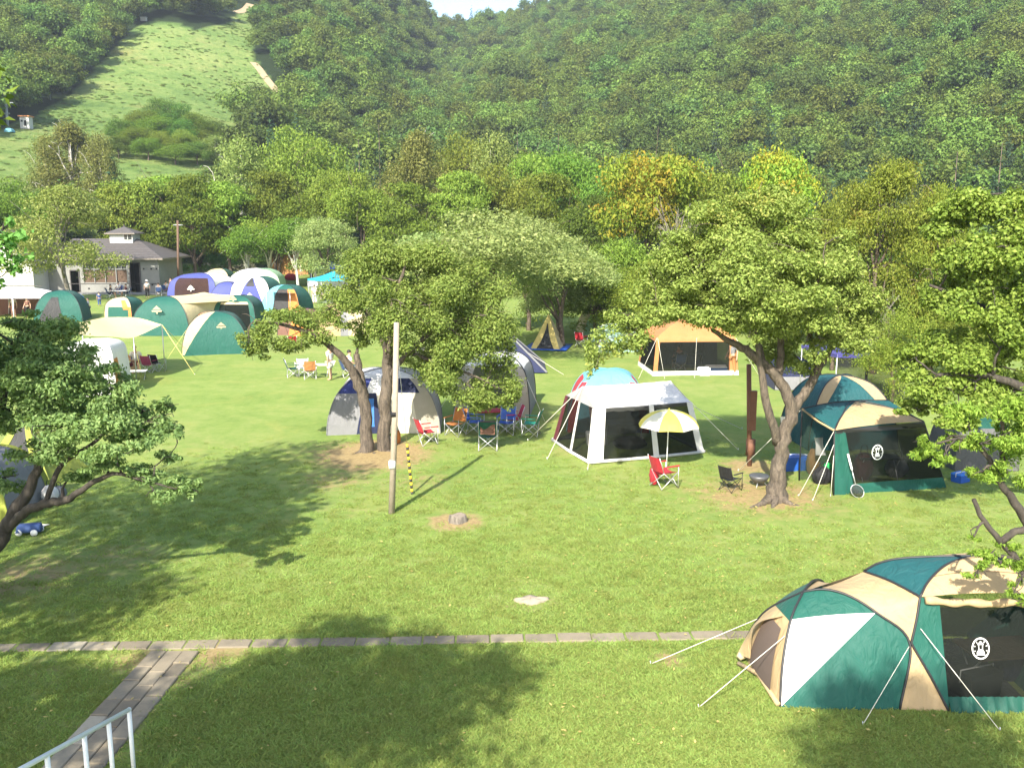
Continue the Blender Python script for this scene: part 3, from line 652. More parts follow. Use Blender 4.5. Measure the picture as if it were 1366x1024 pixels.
# ------------------------------------------------------------------ the trees of the field
def L_(pts, Y): return [(D(a, b, Y + dy), r) for a, b, r, dy in pts]
YA = G(500, 602)[1]
hero('twin_trunk_tree', 'twin trunked green tree with flared roots in front of the blue and cream tent', G(500, 603), [
    L_([(490, 608, .24, 0), (489, 580, .2, 0), (488, 545, .19, .05), (478, 512, .16, 0), (462, 482, .12, -.2), (440, 462, .1, -.4), (410, 443, .07, -.6), (372, 432, .05, -.8), (342, 428, .03, -1)], YA),
    L_([(512, 606, .23, .2), (513, 580, .2, .2), (514, 540, .2, .25), (516, 500, .18, .3), (519, 455, .16, .3), (524, 410, .12, .3), (534, 375, .07, .3), (542, 350, .03, .3)], YA),
    L_([(487, 530, .15, .1), (480, 500, .13, .3), (476, 472, .1, .4)], YA), L_([(516, 505, .1, .3), (545, 470, .09, .1), (580, 440, .07, -.1), (620, 425, .05, -.2), (650, 420, .02, -.2)], YA),
    L_([(518, 480, .09, .3), (505, 440, .08, 0), (480, 405, .06, -.2), (455, 385, .03, -.3)], YA), L_([(545, 470, .07, .2), (585, 485, .05, -.3), (630, 500, .04, -.6), (665, 518, .02, -.7)], YA),
    L_([(522, 430, .08, .3), (560, 395, .06, .8), (600, 375, .03, 1.1)], YA),
    L_([(485, 600, .1, 0), (470, 608, .05, -.2), (455, 611, .02, -.3)], YA), L_([(500, 604, .1, -.1), (497, 612, .05, -.4), (492, 617, .02, -.5)], YA), L_([(515, 602, .1, .1), (530, 608, .05, -.1), (542, 609, .02, -.1)], YA)],
    px_clumps([(580, 345, 40, 16, .6), (500, 345, 34, 14, .5), (470, 360, 26, 14, .2), (640, 380, 34, 18, .6), (670, 430, 24, 20, .4), (500, 365, 45, 22, .3), (555, 368, 48, 24, .9), (605, 392, 42, 24, .4), (545, 344, 38, 14, .6), (480, 385, 35, 18, -.6), (450, 402, 30, 16, -.2), (600, 360, 32, 16, 1.2), (575, 402, 48, 22, -1.1),
               (640, 420, 38, 22, .1), (560, 432, 46, 22, -1.2), (615, 448, 44, 22, -.8), (655, 455, 30, 20, .3), (560, 478, 38, 18, .6), (610, 482, 42, 18, -.6), (660, 484, 26, 16, .1), (530, 400, 40, 22, -1.3),
               (622, 512, 42, 14, -.9), (662, 520, 28, 15, -.3), (590, 502, 32, 12, -1.2), (682, 536, 16, 8, -.2), (640, 535, 26, 8, -.9), (520, 440, 30, 18, -1.4), (500, 415, 34, 16, 1.2), (560, 395, 60, 25, 1.8), (620, 440, 50, 26, 1.6),
               (468, 420, 36, 12, .3), (432, 442, 34, 10, -.5), (375, 425, 32, 10, -.8), (342, 440, 24, 11, -1.1), (402, 456, 30, 8, -.6), (362, 462, 26, 7, -1), (410, 425, 26, 9, .2), (330, 455, 16, 8, -1.2), (345, 470, 16, 5, -.9), (480, 452, 22, 9, .8)], YA, 1.45, .8),
    95000, .095, 31, 'twin', BARKT, droop=.3, sprigs=12)
YB = G(1038, 667)[1]
hero('spreading_tree', 'forked tree with tiers of light green foliage beside the green screen shelter', G(1036, 667), [
    L_([(1033, 670, .34, 0), (1036, 648, .22, 0), (1040, 612, .19, 0), (1047, 578, .18, 0), (1057, 548, .17, 0), (1048, 522, .15, 0), (1037, 503, .14, 0), (1020, 488, .13, -.1), (1000, 470, .11, -.2), (975, 456, .08, -.3), (950, 440, .05, -.4)], YB),
    L_([(1030, 664, .14, -.1), (1016, 672, .08, -.4), (1000, 677, .03, -.6)], YB), L_([(1042, 664, .14, -.1), (1054, 672, .07, -.4), (1066, 675, .03, -.5)], YB), L_([(1034, 666, .12, -.2), (1030, 678, .06, -.6), (1024, 684, .02, -.8)], YB),
    L_([(1056, 552, .14, 0), (1068, 532, .13, .1), (1079, 515, .12, .2), (1092, 492, .1, .3), (1105, 470, .08, .4), (1118, 445, .04, .4)], YB),
    L_([(1037, 592, .12, 0), (1030, 562, .11, -.2), (1020, 525, .1, -.3), (1015, 495, .08, -.3), (1010, 455, .06, -.3), (1000, 410, .03, -.2)], YB),
    L_([(1037, 505, .1, 0), (1042, 460, .09, .2), (1030, 410, .08, .4), (1035, 360, .06, .4), (1025, 310, .03, .4)], YB), L_([(1020, 490, .08, -.1), (1005, 440, .07, .3), (970, 390, .05, .5), (940, 350, .03, .6)], YB),
    L_([(1092, 492, .08, .3), (1080, 440, .06, 0), (1085, 395, .05, -.4), (1100, 350, .02, -.5)], YB)],
    px_clumps([(1005, 268, 40, 12, .6), (955, 288, 44, 12, .4), (1058, 290, 44, 12, .5), (900, 322, 34, 11, .7), (1100, 322, 34, 11, .5), (1010, 296, 54, 14, .4), (958, 316, 50, 13, .6), (1062, 318, 46, 13, .2), (918, 346, 46, 12, .5), (988, 338, 54, 13, -.7), (1080, 352, 48, 13, -.5), (900, 380, 42, 11, .3), (950, 374, 48, 12, -.9), (1022, 368, 56, 14, -1.2), (1100, 390, 42, 13, .3),
               (1060, 398, 50, 12, -1.3), (940, 412, 46, 10, -.4), (1000, 410, 52, 12, -1.0), (1080, 430, 40, 12, -.9), (1130, 432, 30, 10, .2), (1045, 450, 38, 10, .8), (1120, 462, 30, 8, -.4), (965, 428, 34, 7, -.8), (884, 408, 30, 9, .2), (866, 424, 22, 7, 0),
               (1010, 330, 60, 16, 1.6), (1070, 370, 60, 16, 1.6), (940, 355, 60, 15, 1.7), (1000, 390, 66, 16, 1.5), (1090, 415, 50, 14, 1.5), (930, 395, 46, 12, 1.5),
               (848, 440, 26, 9, -.1), (818, 452, 24, 9, -.2), (796, 464, 16, 10, -.3), (790, 484, 9, 11, -.3), (836, 425, 26, 9, .3), (850, 462, 16, 7, .0), (1150, 455, 18, 9, .3), (1060, 485, 28, 9, .6), (1025, 470, 26, 8, .9), (960, 345, 60, 18, -.4), (1040, 345, 60, 18, -.6), (900, 400, 40, 14, .6), (985, 375, 60, 18, -.8), (1065, 415, 50, 16, -.6), (1110, 420, 36, 14, .8), (1140, 405, 34, 12, .1), (1148, 438, 30, 12, .2), (1012, 280, 34, 12, .3), (868, 400, 26, 12, .1), (1128, 372, 26, 10, -.2), (1095, 455, 34, 12, -.6), (1005, 430, 40, 12, -1.1), (846, 426, 18, 7, .2), (925, 412, 40, 10, .6), (1000, 318, 60, 16, -.2), (880, 365, 24, 10, .8), (1120, 375, 36, 12, .7)], YB, 1.75, .85),
    120000, .092, 32, 'tier', BARKT, droop=.35, up=.75, sprigs=12)
YC = 20.5
hero('leafy_maple', 'big bright green leafy tree crowding the edge beside the green tents', (D(1440, 600, YC)[0], YC, -.05), [
    L_([(1440, 735, .3, 0), (1438, 600, .26, 0), (1425, 500, .22, 0), (1400, 400, .16, 0), (1370, 320, .1, 0), (1350, 270, .04, 0)], YC),
    L_([(1432, 560, .15, 0), (1370, 520, .12, -.3), (1310, 500, .08, -.5), (1250, 500, .04, -.6)], YC), L_([(1420, 480, .14, 0), (1350, 430, .1, .4), (1290, 400, .07, .6), (1240, 380, .03, .7)], YC)],
    px_clumps([(1302, 268, 44, 20, .6), (1350, 284, 40, 26, 0), (1262, 302, 36, 18, .8), (1330, 330, 48, 26, -.6), (1282, 352, 40, 22, .3), (1345, 385, 42, 28, -.4), (1250, 388, 32, 18, .9), (1296, 410, 44, 22, -.3), (1342, 446, 40, 28, -.7), (1250, 446, 34, 17, .2),
               (1214, 482, 30, 15, .4), (1290, 470, 40, 20, -.6), (1240, 514, 40, 16, -.4), (1300, 520, 44, 18, -.8), (1350, 528, 34, 24, -.3), (1215, 545, 26, 9, 0), (1270, 556, 30, 12, -.6), (1390, 330, 50, 40, 0), (1395, 430, 50, 40, 0), (1390, 520, 40, 30, 0), (1320, 380, 60, 40, 1.6), (1300, 480, 60, 40, 1.6)], YC, 1.0, .8),
    70000, .092, 33, 'bright', BARKD, droop=.45, up=.55, width=.7, sprigs=8)
YD = 12.2
dl = px_clumps([(1236, 600, 24, 10, .1), (1258, 614, 22, 8, -.1), (1226, 588, 12, 6, .1), (1292, 556, 34, 14, .2), (1335, 545, 36, 18, 0), (1330, 592, 36, 16, -.2), (1285, 590, 22, 9, .1), (1346, 632, 26, 18, 0), (1308, 632, 18, 9, .1), (1262, 585, 20, 8, .3), (1350, 580, 30, 26, .6), (1380, 600, 30, 40, 0), (1385, 540, 30, 30, 0),
                (1322, 737, 22, 6, -.2), (1350, 752, 18, 9, -.1), (1300, 768, 11, 4, -.2), (1356, 775, 9, 8, -.1), (1345, 725, 16, 6, 0), (1362, 800, 7, 7, -.1), (1298, 718, 9, 3, -.1), (1335, 752, 20, 7, -.2), (1362, 745, 14, 10, 0), (1312, 752, 12, 5, -.2), (1352, 790, 8, 6, -.2)], YD, 1.0, .7)
hero('drooping_tree', 'dark limbed tree with drooping olive leaves overhanging the nearest tent', (D(1420, 800, YD)[0], YD, -.05), [
    L_([(1420, 975, .2, 0), (1412, 860, .17, 0), (1390, 790, .13, 0), (1358, 748, .085, 0), (1335, 722, .075, 0), (1318, 702, .05, 0), (1306, 684, .04, 0), (1299, 665, .03, 0)], YD),
    L_([(1336, 722, .05, 0), (1352, 710, .05, 0), (1375, 702, .05, 0), (1395, 680, .04, 0)], YD), L_([(1420, 860, .15, 0), (1405, 760, .12, .1), (1372, 700, .09, .1), (1350, 665, .075, .1), (1334, 643, .06, .1), (1318, 610, .04, .1), (1290, 585, .025, .1), (1245, 592, .012, .1)], YD),
    L_([(1334, 643, .05, .1), (1338, 600, .04, .2), (1335, 560, .03, .2), (1310, 545, .012, .2)], YD), L_([(1358, 748, .04, 0), (1330, 742, .025, -.1), (1300, 760, .01, -.2)], YD)],
    dl, 13000, .07, 34, 'olive', BARKD, droop=.9, up=.25, shell=.8, width=.34, sprigs=10, weights=[1] * 13 + [1.3] * 11)
YE = 16.5
hero('shaded_tree', 'dark low branching tree at the field edge, shading the grey tent', (D(-70, 760, YE)[0], YE, -.05), [
    L_([(-60, 800, .26, 0), (-25, 760, .2, 0), (2, 718, .15, 0), (14, 690, .13, 0), (30, 668, .11, .1), (45, 640, .08, .2), (62, 590, .06, .3), (70, 540, .04, .3), (80, 490, .02, .3)], YE),
    L_([(8, 706, .1, 0), (35, 682, .09, -.1), (63, 671, .085, -.2), (90, 666, .08, -.3), (104, 657, .06, -.4), (118, 647, .05, -.5), (135, 638, .04, -.6), (156, 632, .03, -.7), (190, 640, .02, -.8), (235, 652, .012, -.9)], YE),
    L_([(60, 672, .05, -.2), (79, 624, .05, 0), (100, 606, .04, .2), (120, 594, .035, .2), (150, 570, .025, .2), (190, 550, .012, .2)], YE), L_([(-25, 760, .15, 0), (-20, 640, .13, .3), (0, 540, .1, .5), (20, 460, .06, .5)], YE)],
    px_clumps([(62, 452, 50, 18, .4), (28, 482, 44, 22, 0), (108, 498, 42, 19, .2), (150, 528, 38, 16, -.1), (60, 530, 50, 20, -.5), (190, 548, 30, 14, .2), (122, 566, 46, 16, -.5), (202, 578, 30, 12, -.2), (222, 538, 16, 8, .1), (160, 598, 42, 11, -.8), (78, 604, 34, 9, -.4), (232, 608, 18, 6, -.3),
               (20, 556, 34, 17, .3), (140, 622, 28, 6, -.6), (204, 624, 20, 6, -.4), (-20, 440, 50, 30, 0), (-40, 520, 50, 30, 0), (90, 540, 60, 26, 1.0), (40, 500, 60, 30, 1.2), (150, 560, 50, 20, 1.0), (170, 512, 22, 8, .1), (235, 572, 12, 9, -.2), (30, 425, 30, 10, .6), (95, 470, 26, 9, .2),
               (40, 600, 40, 14, .2), (90, 640, 30, 8, .1), (10, 640, 26, 12, .4), (130, 500, 30, 10, -.3), (70, 575, 50, 14, -.8), (172, 575, 36, 10, .3), (60, 495, 46, 14, -.4), (186, 640, 22, 7, -.8), (240, 646, 18, 8, -.9), (212, 662, 20, 5, -.9), (256, 652, 10, 9, -.9), (178, 625, 14, 5, -.8)], YE, 1.25, .8),
    52000, .082, 35, 'edge', BARKD, droop=.5, up=.4, shell=.6, sprigs=12)
YF = 14.0
hero('edge_tree', 'tree reaching dark leafy sprays in from the side in front of the white gable', (D(-260, 500, YF)[0], YF, -.05), [
    L_([(-260, 860, .26, 0), (-230, 600, .2, 0), (-170, 400, .14, 0), (-90, 320, .08, 0), (-20, 320, .04, 0), (20, 345, .015, 0)], YF)],
    px_clumps([(6, 318, 26, 16, 0), (28, 345, 12, 10, 0), (-30, 330, 40, 24, 0), (-90, 320, 60, 40, 0), (-160, 300, 80, 60, 0), (10, 300, 10, 8, .2), (20, 362, 10, 6, .1), (-20, 380, 20, 20, 0)], YF, 1.0, .8),
    3500, .11, 36, 'shade', BARKD, droop=.5, sprigs=8)
# trees beside the viewpoint: out of the picture, they throw the big leafy shadows over the lawn
def shade_tree(G0, zc, r, seed, label, n=5200, leaf='oak', rz=.62):
    c = np.array([G0[0] - sh[0] * zc / math.tan(SUN_EL), G0[1] - sh[1] * zc / math.tan(SUN_EL), zc]); g = np.random.default_rng(seed)
    cl = [(c[0] + a[0], c[1] + a[1], c[2] + a[2], a[3], a[4], a[5]) for a in crown_clumps(g, r, r * rz, 0, 22, .7, .42)]
    hero('roadside_tree', label, (c[0], c[1], -.05), [[((c[0], c[1], -.1), .3), ((c[0] + .2, c[1], zc * .5), .24), ((c[0], c[1] + .1, zc), .1)]], cl, n, .22, seed, leaf, BARK, sprigs=4)
SHADE = [((150, 690), 8.0, 3.9, 'tall tree on the lawn edge shading the left of the field'), ((330, 640), 9.0, 2.6, 'slimmer tall tree shading the lawn near the twin trunked tree'), ((40, 790), 7.5, 2.8, 'tree next to the shaded lawn corner before the slab path'),
         ((470, 935), 9.5, 2.3, 'tree whose shadow lies below the slab strip'), ((330, 980), 9.0, 1.7, 'tree shading the lawn beside the paved path'), ((1250, 1060), 11.5, 2.2, 'tree shading the lawn in front of the nearest tent'), ((60, 960), 8.5, 1.5, 'small tree shading the paved path')]
for i, (p, zc, r, lab) in enumerate(SHADE): shade_tree(G(*p), zc, r, 60 + i, lab)
# ------------------------------------------------------------------ colours of cloth and metal
GREEN = fabric('tent_green', (0.014, 0.108, 0.080)); TEAL = fabric('tent_teal', (0.014, 0.096, 0.104)); CREAM = fabric('tent_cream', (0.629, 0.527, 0.306)); TAN = fabric('tent_tan', (0.508, 0.369, 0.197))
WHITE = fabric('tent_white', (.82, .8, .76)); BLUE = fabric('tent_blue', (0.075, 0.090, 0.315)); NAVY = fabric('tent_navy', (.018, .025, .075)); GREY = fabric('tent_grey', (0.240, 0.240, 0.248)); BEIGE = fabric('tent_beige', (0.442, 0.399, 0.315))
YELLOW = fabric('tent_yellow', (.78, .6, .2)); ORANGE = fabric('tent_orange', (.62, .24, .055)); RUST = fabric('tent_rust', (0.527, 0.230, 0.085)); RED = fabric('cloth_red', (.52, .03, .045)); CYAN = fabric('tent_cyan', (0.160, 0.448, 0.528)); AQUA = fabric('canopy_aqua', (0.024, 0.336, 0.480))
COBALT = fabric('canopy_cobalt', (.02, .05, .36)); OLIVE = fabric('tent_olive', (.1, .1, .05)); BROWN = fabric('cloth_brown', (.2, .1, .07)); LGREEN = fabric('tent_light_green', (.32, .52, .3)); PURPLE = fabric('canopy_purple', (0.070, 0.065, 0.250)); LIME = fabric('trim_lime', (.3, .34, .05))
DGREEN = fabric('cloth_dark_green', (.012, .085, .06)); BLACKC = fabric('cloth_black', (.02, .02, .022)); LEMON = fabric('cloth_lemon', (.78, .68, .1)); SKYB = fabric('cloth_sky_blue', (.06, .25, .75)); PINK = fabric('cloth_pink', (.7, .4, .36)); DENIM = fabric('cloth_denim', (.06, .11, .28)); MAROON = fabric('cloth_maroon', (.13, .02, .03))
NET = netting('dark_netting', (.015, .017, .015), .25); NETB = netting('brown_netting', (.06, .035, .025), .3); NETG = netting('green_netting', (.03, .05, .035), .5); DARKIN = fabric('dark_inside', (.03, .03, .03), .05)  # DARKIN: as a door panel it paints the shade inside an open tent
POLE = paint('tent_pole_black', (.02, .02, .022), .5); STEEL = paint('steel', (.55, .55, .55), .35, .6); ROPE = paint('rope_pale', (.75, .72, .6), .8); ROPEY = paint('rope_yellow', (.7, .62, .2), .8); WPAINT = paint('white_paint', (.8, .8, .78), .4, 0, .05)
WOODP = paint('weathered_wood', (.34, .285, .215), .85, 0, .25, 5, .5, .02); WOODB = paint('brown_post', (.16, .07, .04), .75, 0, .25, 5, .4, .02); PLAST_B = paint('blue_plastic', (.02, .09, .4), .4); PLAST_BK = paint('black_plastic', (.018, .018, .018), .45); PLAST_W = paint('white_plastic', (.78, .78, .76), .4)

# ------------------------------------------------------------------ tents
DOME = [(1, 0), (.96, .3), (.82, .64), (.56, .89), (.26, .985), (0, 1)]
TALL = [(1, 0), (.97, .4), (.86, .74), (.58, .93), (.26, .99), (0, 1)]
SHEL = [(1, 0), (.93, .66), (.90, .72), (.6, .88), (.3, .97), (0, 1)]
A_ = [(1, 0), (.5, .5), (0, 1)]
def full(mat, part='canopy'): return [(part, mat, (0, 1), (0, 1), 0, 1)]
def dome(root, w, l, h, prof, faces, off=(0, 0, 0), n=22, m=13, sag=.05, pole=POLE, pr=.02, apex=(0, 0), poles=True, corners=None):
    """dome tent over four corner arches; faces: {0 front, 1 right, 2 back, 3 left: panels (part, material, s range at bottom, s range at top, t0, t1[, offset])}"""
    ox, oy, oz = off
    Cn = corners or [(-w / 2, -l / 2), (w / 2, -l / 2), (w / 2, l / 2), (-w / 2, l / 2)]
    arcs = []
    for cx, cy in Cn:
        pts = [(ox + apex[0] + (cx - apex[0]) * r, oy + apex[1] + (cy - apex[1]) * r, oz + h * z) for r, z in prof]
        arcs.append(curve(pts, 48))
    ac = np.array([ox + apex[0], oy + apex[1], oz])
    def at(i, s, t):
        a = arcs[i]; b = arcs[(i + 1) % 4]; u = t * 47; k = min(46, int(u)); f = u - k
        A = a[k] * (1 - f) + a[k + 1] * f; B = b[k] * (1 - f) + b[k + 1] * f
        p = A + (B - A) * s; d = p - ac; d[2] = 0; L = np.linalg.norm(d) + 1e-6; wd = np.linalg.norm(B - A)
        wob = .012 * math.sin(s * 17 + t * 9 + i) * math.sin(t * 13 + 2 * s)
        return p - d / L * (sag * 4 * s * (1 - s) * min(1, t * 5) * min(1, wd)) + d / L * wob * min(1, t * 4) * min(1, wd), d / L
    parts = {}
    for i, pans in faces.items():
        for pan in pans:
            part, mat, sb, st, t0, t1 = pan[:6]; o = pan[6] if len(pan) > 6 else 0.0
            nn = max(3, int(n * (t1 - t0)) + 1); P = []
            for k in range(nn):
                q = k / (nn - 1); t = t0 + (t1 - t0) * q; s0 = sb[0] + (st[0] - sb[0]) * q; s1 = sb[1] + (st[1] - sb[1]) * q; row = []
                for j in range(m):
                    p, d = at(i, s0 + (s1 - s0) * j / (m - 1), min(t, .9999)); row.append(p + d * o + np.array([0, 0, o * .3]))
                P.append(row)
            parts.setdefault((part, i if part in ('corner_post', 'skirt', 'trim', 'net_wall', 'side_wall') else 0, sb[0] if part in ('corner_post', 'trim') else 0), MB()).grid(P, mat)
    for k, b in parts.items(): b.build(k[0], root)
    if poles:
        for i, j in ((0, 2), (1, 3)):
            MB().tube([a + np.array([0, 0, .012]) for a in arcs[i]] + [a + np.array([0, 0, .012]) for a in arcs[j][::-1][1:]], pr, pole, 6).build('tent_pole', root)
    return arcs
def guys(root, L, mat=ROPE, r=.008):
    for a, b in L:
        g_l = MB().tube([a, b], r, mat, 5).build('guy_line', root); b = np.array(b, float); MB().tube([b + (.015, .015, -.08), b + (-.01, -.01, .06)], r * 1.5, STEEL, 6).build('tent_peg', g_l)
def under(root, nm):                       # the part a printed mark sits on
    return next((ch for ch in root.children if ch.name.split('.')[0] == nm), root)
def guy4(root, arcs, k, out=1.0, mat=ROPE, only=(0, 1, 2, 3), r=.008):
    for i in only:
        a = arcs[i][k]; f = arcs[i][0]; c = arcs[i][-1]; d = f - c; d[2] = 0; d /= np.linalg.norm(d); e = f + d * out; e[2] = .01
        MB().tube([a, e], r, mat, 5).build('guy_line', root)
def logo(root, p, s, mat, n=(0, -1, 0)):      # little printed mark: a triangle over two bars
    b = MB(); x, y, z = p
    b.add([(x - .5 * s, y, z + .1 * s), (x + .5 * s, y, z + .1 * s), (x, y - .01, z + .55 * s)], [(0, 1, 2)], mat)
    b.add([(x - .6 * s, y, z - .18 * s), (x + .6 * s, y, z - .18 * s), (x + .6 * s, y, z), (x - .6 * s, y, z)], [(0, 1, 2, 3)], mat)
    b.add([(x - .12 * s, y, z - .25 * s), (x + .12 * s, y, z - .25 * s), (x, y, z - .5 * s)], [(2, 1, 0)], mat)
    b.build('printed_mark', under(root, 'canopy'), False)
def emblem(root, c, ax, ay, s, mat=WPAINT):
    """white lantern in an oval ring"""
    c = np.array(c); ax = np.array(ax, float); ay = np.array(ay, float); nrm = np.cross(ax, ay); b = MB()
    def pt(u, v, k=0): return c + ax * u * s + ay * v * s + nrm * k
    for r0, r1 in ((.86, 1.0),):
        P = [[pt(.82 * r * math.cos(2 * math.pi * j / 36), r * math.sin(2 * math.pi * j / 36)) for j in range(36)] for r in (r0, r1)]; b.grid(P, mat, True)
    for j in range(10):                       # rays
        a = math.radians(20 + j * 36 / 1.0); q = (.62, .78); t = .035
        if abs(math.sin(a)) > .96: continue
        u, v = math.cos(a), math.sin(a)
        b.add([pt(.82 * u * q[0] - v * t, v * q[0] + u * t), pt(.82 * u * q[1] - v * t, v * q[1] + u * t), pt(.82 * u * q[1] + v * t, v * q[1] - u * t), pt(.82 * u * q[0] + v * t, v * q[0] - u * t)], [(0, 1, 2, 3)], mat)
    def shape(L): b.add([pt(*q) for q in L], [tuple(range(len(L)))], mat)
    shape([(-.3, .34), (.3, .34), (.2, .5), (.08, .58), (.05, .68), (-.05, .68), (-.08, .58), (-.2, .5)])      # hood
    shape([(-.2, -.08), (-.13, -.08), (-.15, .34), (-.22, .34)]); shape([(.13, -.08), (.2, -.08), (.22, .34), (.15, .34)])
    shape([(-.22, -.08), (.22, -.08), (.22, -.16), (.34, -.3), (.36, -.48), (.28, -.6), (-.28, -.6), (-.36, -.48), (-.34, -.3), (-.22, -.16)])   # tank
    b.build('lantern_emblem', under(root, 'net_wall'), False)

def tent(name, label, px, py, w, l, h, deg, prof, faces, cat='tent', group=None, shift=0.0, **kw):
    """px,py: the middle of the front edge on the ground"""
    g = G(px, py); a = rad(deg); c = g + np.array([-math.sin(a), math.cos(a), 0]) * (l / 2 + shift)
    root = thing(name, label, cat, c, a, group); return root, dome(root, w, l, h, prof, faces, **kw)
door_tri = lambda mat, part='door': (part, mat, (.22, .78), (.46, .54), .02, .74, .03)
# white rear shelters of the left group
r, a = tent('shade_shelter', 'white roofed shelter with brown side walls below the white gable', 18, 425, 4.6, 4, 2.2, 3, SHEL, {0: [('roof', WHITE, (0, 1), (0, 1), .36, 1)], 1: [('roof', WHITE, (0, 1), (0, 1), .36, 1), ('side_wall', NETB, (0, 1), (0, 1), 0, .36)], 2: [('roof', WHITE, (0, 1), (0, 1), .36, 1), ('side_wall', BROWN, (0, 1), (0, 1), 0, .36)], 3: [('roof', WHITE, (0, 1), (0, 1), .36, 1), ('side_wall', BROWN, (0, 1), (0, 1), 0, .36)]}, 'shelter', pole=WPAINT, pr=.05)
MB().tube([(0, -1.9, 0), (0, -1.85, 1.75)], .05, WPAINT).build('pole', r)
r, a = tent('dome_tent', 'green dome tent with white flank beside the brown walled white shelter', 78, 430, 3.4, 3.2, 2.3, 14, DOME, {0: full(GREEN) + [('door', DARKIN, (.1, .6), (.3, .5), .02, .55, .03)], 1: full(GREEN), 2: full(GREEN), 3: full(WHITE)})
r, a = tent('dome_tent', 'small cream and green tent with open orange lined door beside the big green dome', 158, 428, 2.2, 2.2, 1.75, -4, TALL, {0: [('canopy', GREEN, (.12, .88), (.12, .88), 0, .38), ('canopy', CREAM, (.0, .12), (0, .12), 0, .38), ('canopy', ORANGE, (.88, 1), (.88, 1), 0, .38), ('canopy', CREAM, (0, 1), (0, 1), .38, 1), ('door', ORANGE, (.7, .9), (.6, .8), .3, .6, .03)], 1: full(GREEN), 2: full(GREEN), 3: [('canopy', GREEN, (0, 1), (0, 1), 0, 1), ('side_door', BROWN, (.2, .9), (.4, .7), 0, .6, .03)]})
# the large green and cream tunnel
g0 = G(214, 448); r = thing('family_tent', 'long tent of two green domes joined by a cream middle, beside the yellow wing tarp', 'tent', g0, 0)
big = {0: full(GREEN), 1: full(GREEN), 2: full(GREEN), 3: full(GREEN)}
a1 = dome(r, 3.9, 3.0, 2.5, DOME, {0: full(GREEN), 3: full(GREEN), 2: full(GREEN), 1: [('canopy', CREAM, (0, 1), (0, 1), 0, 1)]}, off=(0, 1.5, 0))
a2 = dome(r, 3.0, 2.6, 2.35, TALL, {0: [('side_room', GREEN, (0, 1), (0, 1), .55, 1), ('side_room', GREEN, (0, .12), (0, .12), 0, .55), ('side_room', GREEN, (.88, 1), (.88, 1), 0, .55), ('window', NET, (.12, .88), (.12, .88), 0, .5), ('window', CREAM, (.12, .88), (.12, .88), .5, .56, .04)], 1: full(GREEN, 'side_room'), 2: full(GREEN, 'side_room'), 3: full(GREEN, 'side_room')}, off=(4.0, 4.3, 0))
mb = MB(); mb.grid(patch(resample(a1[1], 20), resample(a2[0], 20), 14, -.25, (2, 3, 3)), CREAM); mb.grid(patch(resample(a1[1], 20)[::-1][:9], resample(a2[2], 20)[::-1][:9], 14), CREAM); mb.build('middle_panel', r)
logo(r, (-.1, -.06, 1.7), .55, CREAM); logo(r, (4.0, 3.0, 2.2), .4, CREAM)
r, a = tent('dome_tent', 'green dome tent on the sunny lawn edge, first door flap folded open to the lawn', 288, 474, 3.6, 3.0, 2.35, 14, DOME, {0: full(GREEN) + [('canopy', CREAM, (0, .04), (0, .5), .02, .985, .012)], 1: full(GREEN), 2: full(GREEN), 3: [('canopy', CREAM, (.5, 1), (.0, 1), .0, 1), ('canopy', ORANGE, (0, .5), (0, 0), 0, .999), ('door', NETB, (.15, .6), (.3, .5), 0, .6, .04)]})
r['label'] = 'green dome tent with cream shoulder and folded open brown door, on the sunny lawn'
logo(r, (.35, -1.2, 1.6), .42, CREAM)
guy4(r, a, 26, .9, only=(0,), mat=ROPEY)
scr = lambda m, roofm: [('canopy', roofm, (0, 1), (0, 1), .5, 1), ('canopy', m, (0, .16), (0, .12), 0, .5), ('canopy', m, (.84, 1), (.88, 1), 0, .5), ('window', NETB, (.16, .84), (.12, .88), 0, .5)]
r, a = tent('screen_dome', 'blue screened dome with white side, nearest the toilet block', 256, 404, 5.0, 4.6, 2.7, -8, TALL, {0: scr(BLUE, BLUE), 1: full(WHITE), 2: full(BLUE), 3: full(BLUE)}, 'tent'); logo(r, (0, -2.36, 1.35), .6, WHITE)
r, a = tent('dome_tent', 'pale yellow dome tent peeking up behind the blue screened dome', 288, 386, 3.4, 3.2, 2.3, 0, DOME, {0: full(CREAM), 1: full(GREEN), 2: full(CREAM), 3: full(YELLOW)})
r, a = tent('dome_tent', 'large white tunnel dome with light green end behind the white and blue tent', 340, 400, 5.2, 4.2, 3.0, 6, TALL, {0: [('canopy', WHITE, (0, .7), (0, .7), 0, 1), ('canopy', LGREEN, (.7, 1), (.7, 1), 0, 1)], 1: full(LGREEN), 2: full(WHITE), 3: full(WHITE)})
g0 = G(334, 412); r = thing('family_tent', 'white and blue two part tent with a blue triangular door', 'tent', g0, rad(-6))
a1 = dome(r, 3.7, 3.2, 2.75, TALL, {0: [('canopy', WHITE, (0, 1), (0, 1), 0, 1), ('door', BLUE, (.2, .8), (.44, .56), .13, .72, .03), ('window', DARKIN, (.38, .62), (.46, .54), .45, .7, .05)], 1: full(GREEN), 2: full(WHITE), 3: full(BLUE)}, off=(0, 1.6, 0)); logo(r, (0, -.02, 1.15), .5, WHITE)
a2 = dome(r, 2.6, 2.6, 2.2, DOME, {i: full(BLUE, 'side_room') for i in range(4)}, off=(-2.9, 2.4, 0))
r, a = tent('dome_tent', 'teal tent with an orange awning propped over its open door', 374, 418, 3.4, 3.0, 2.3, -10, DOME, {0: [('canopy', CYAN, (0, .3), (0, .3), 0, 1), ('canopy', GREEN, (.3, 1), (.3, 1), .6, 1), ('canopy', ORANGE, (.72, 1), (.72, 1), 0, .6), ('door', DARKIN, (.3, .72), (.3, .72), 0, .6)], 1: full(GREEN), 2: full(CYAN), 3: full(CREAM)})
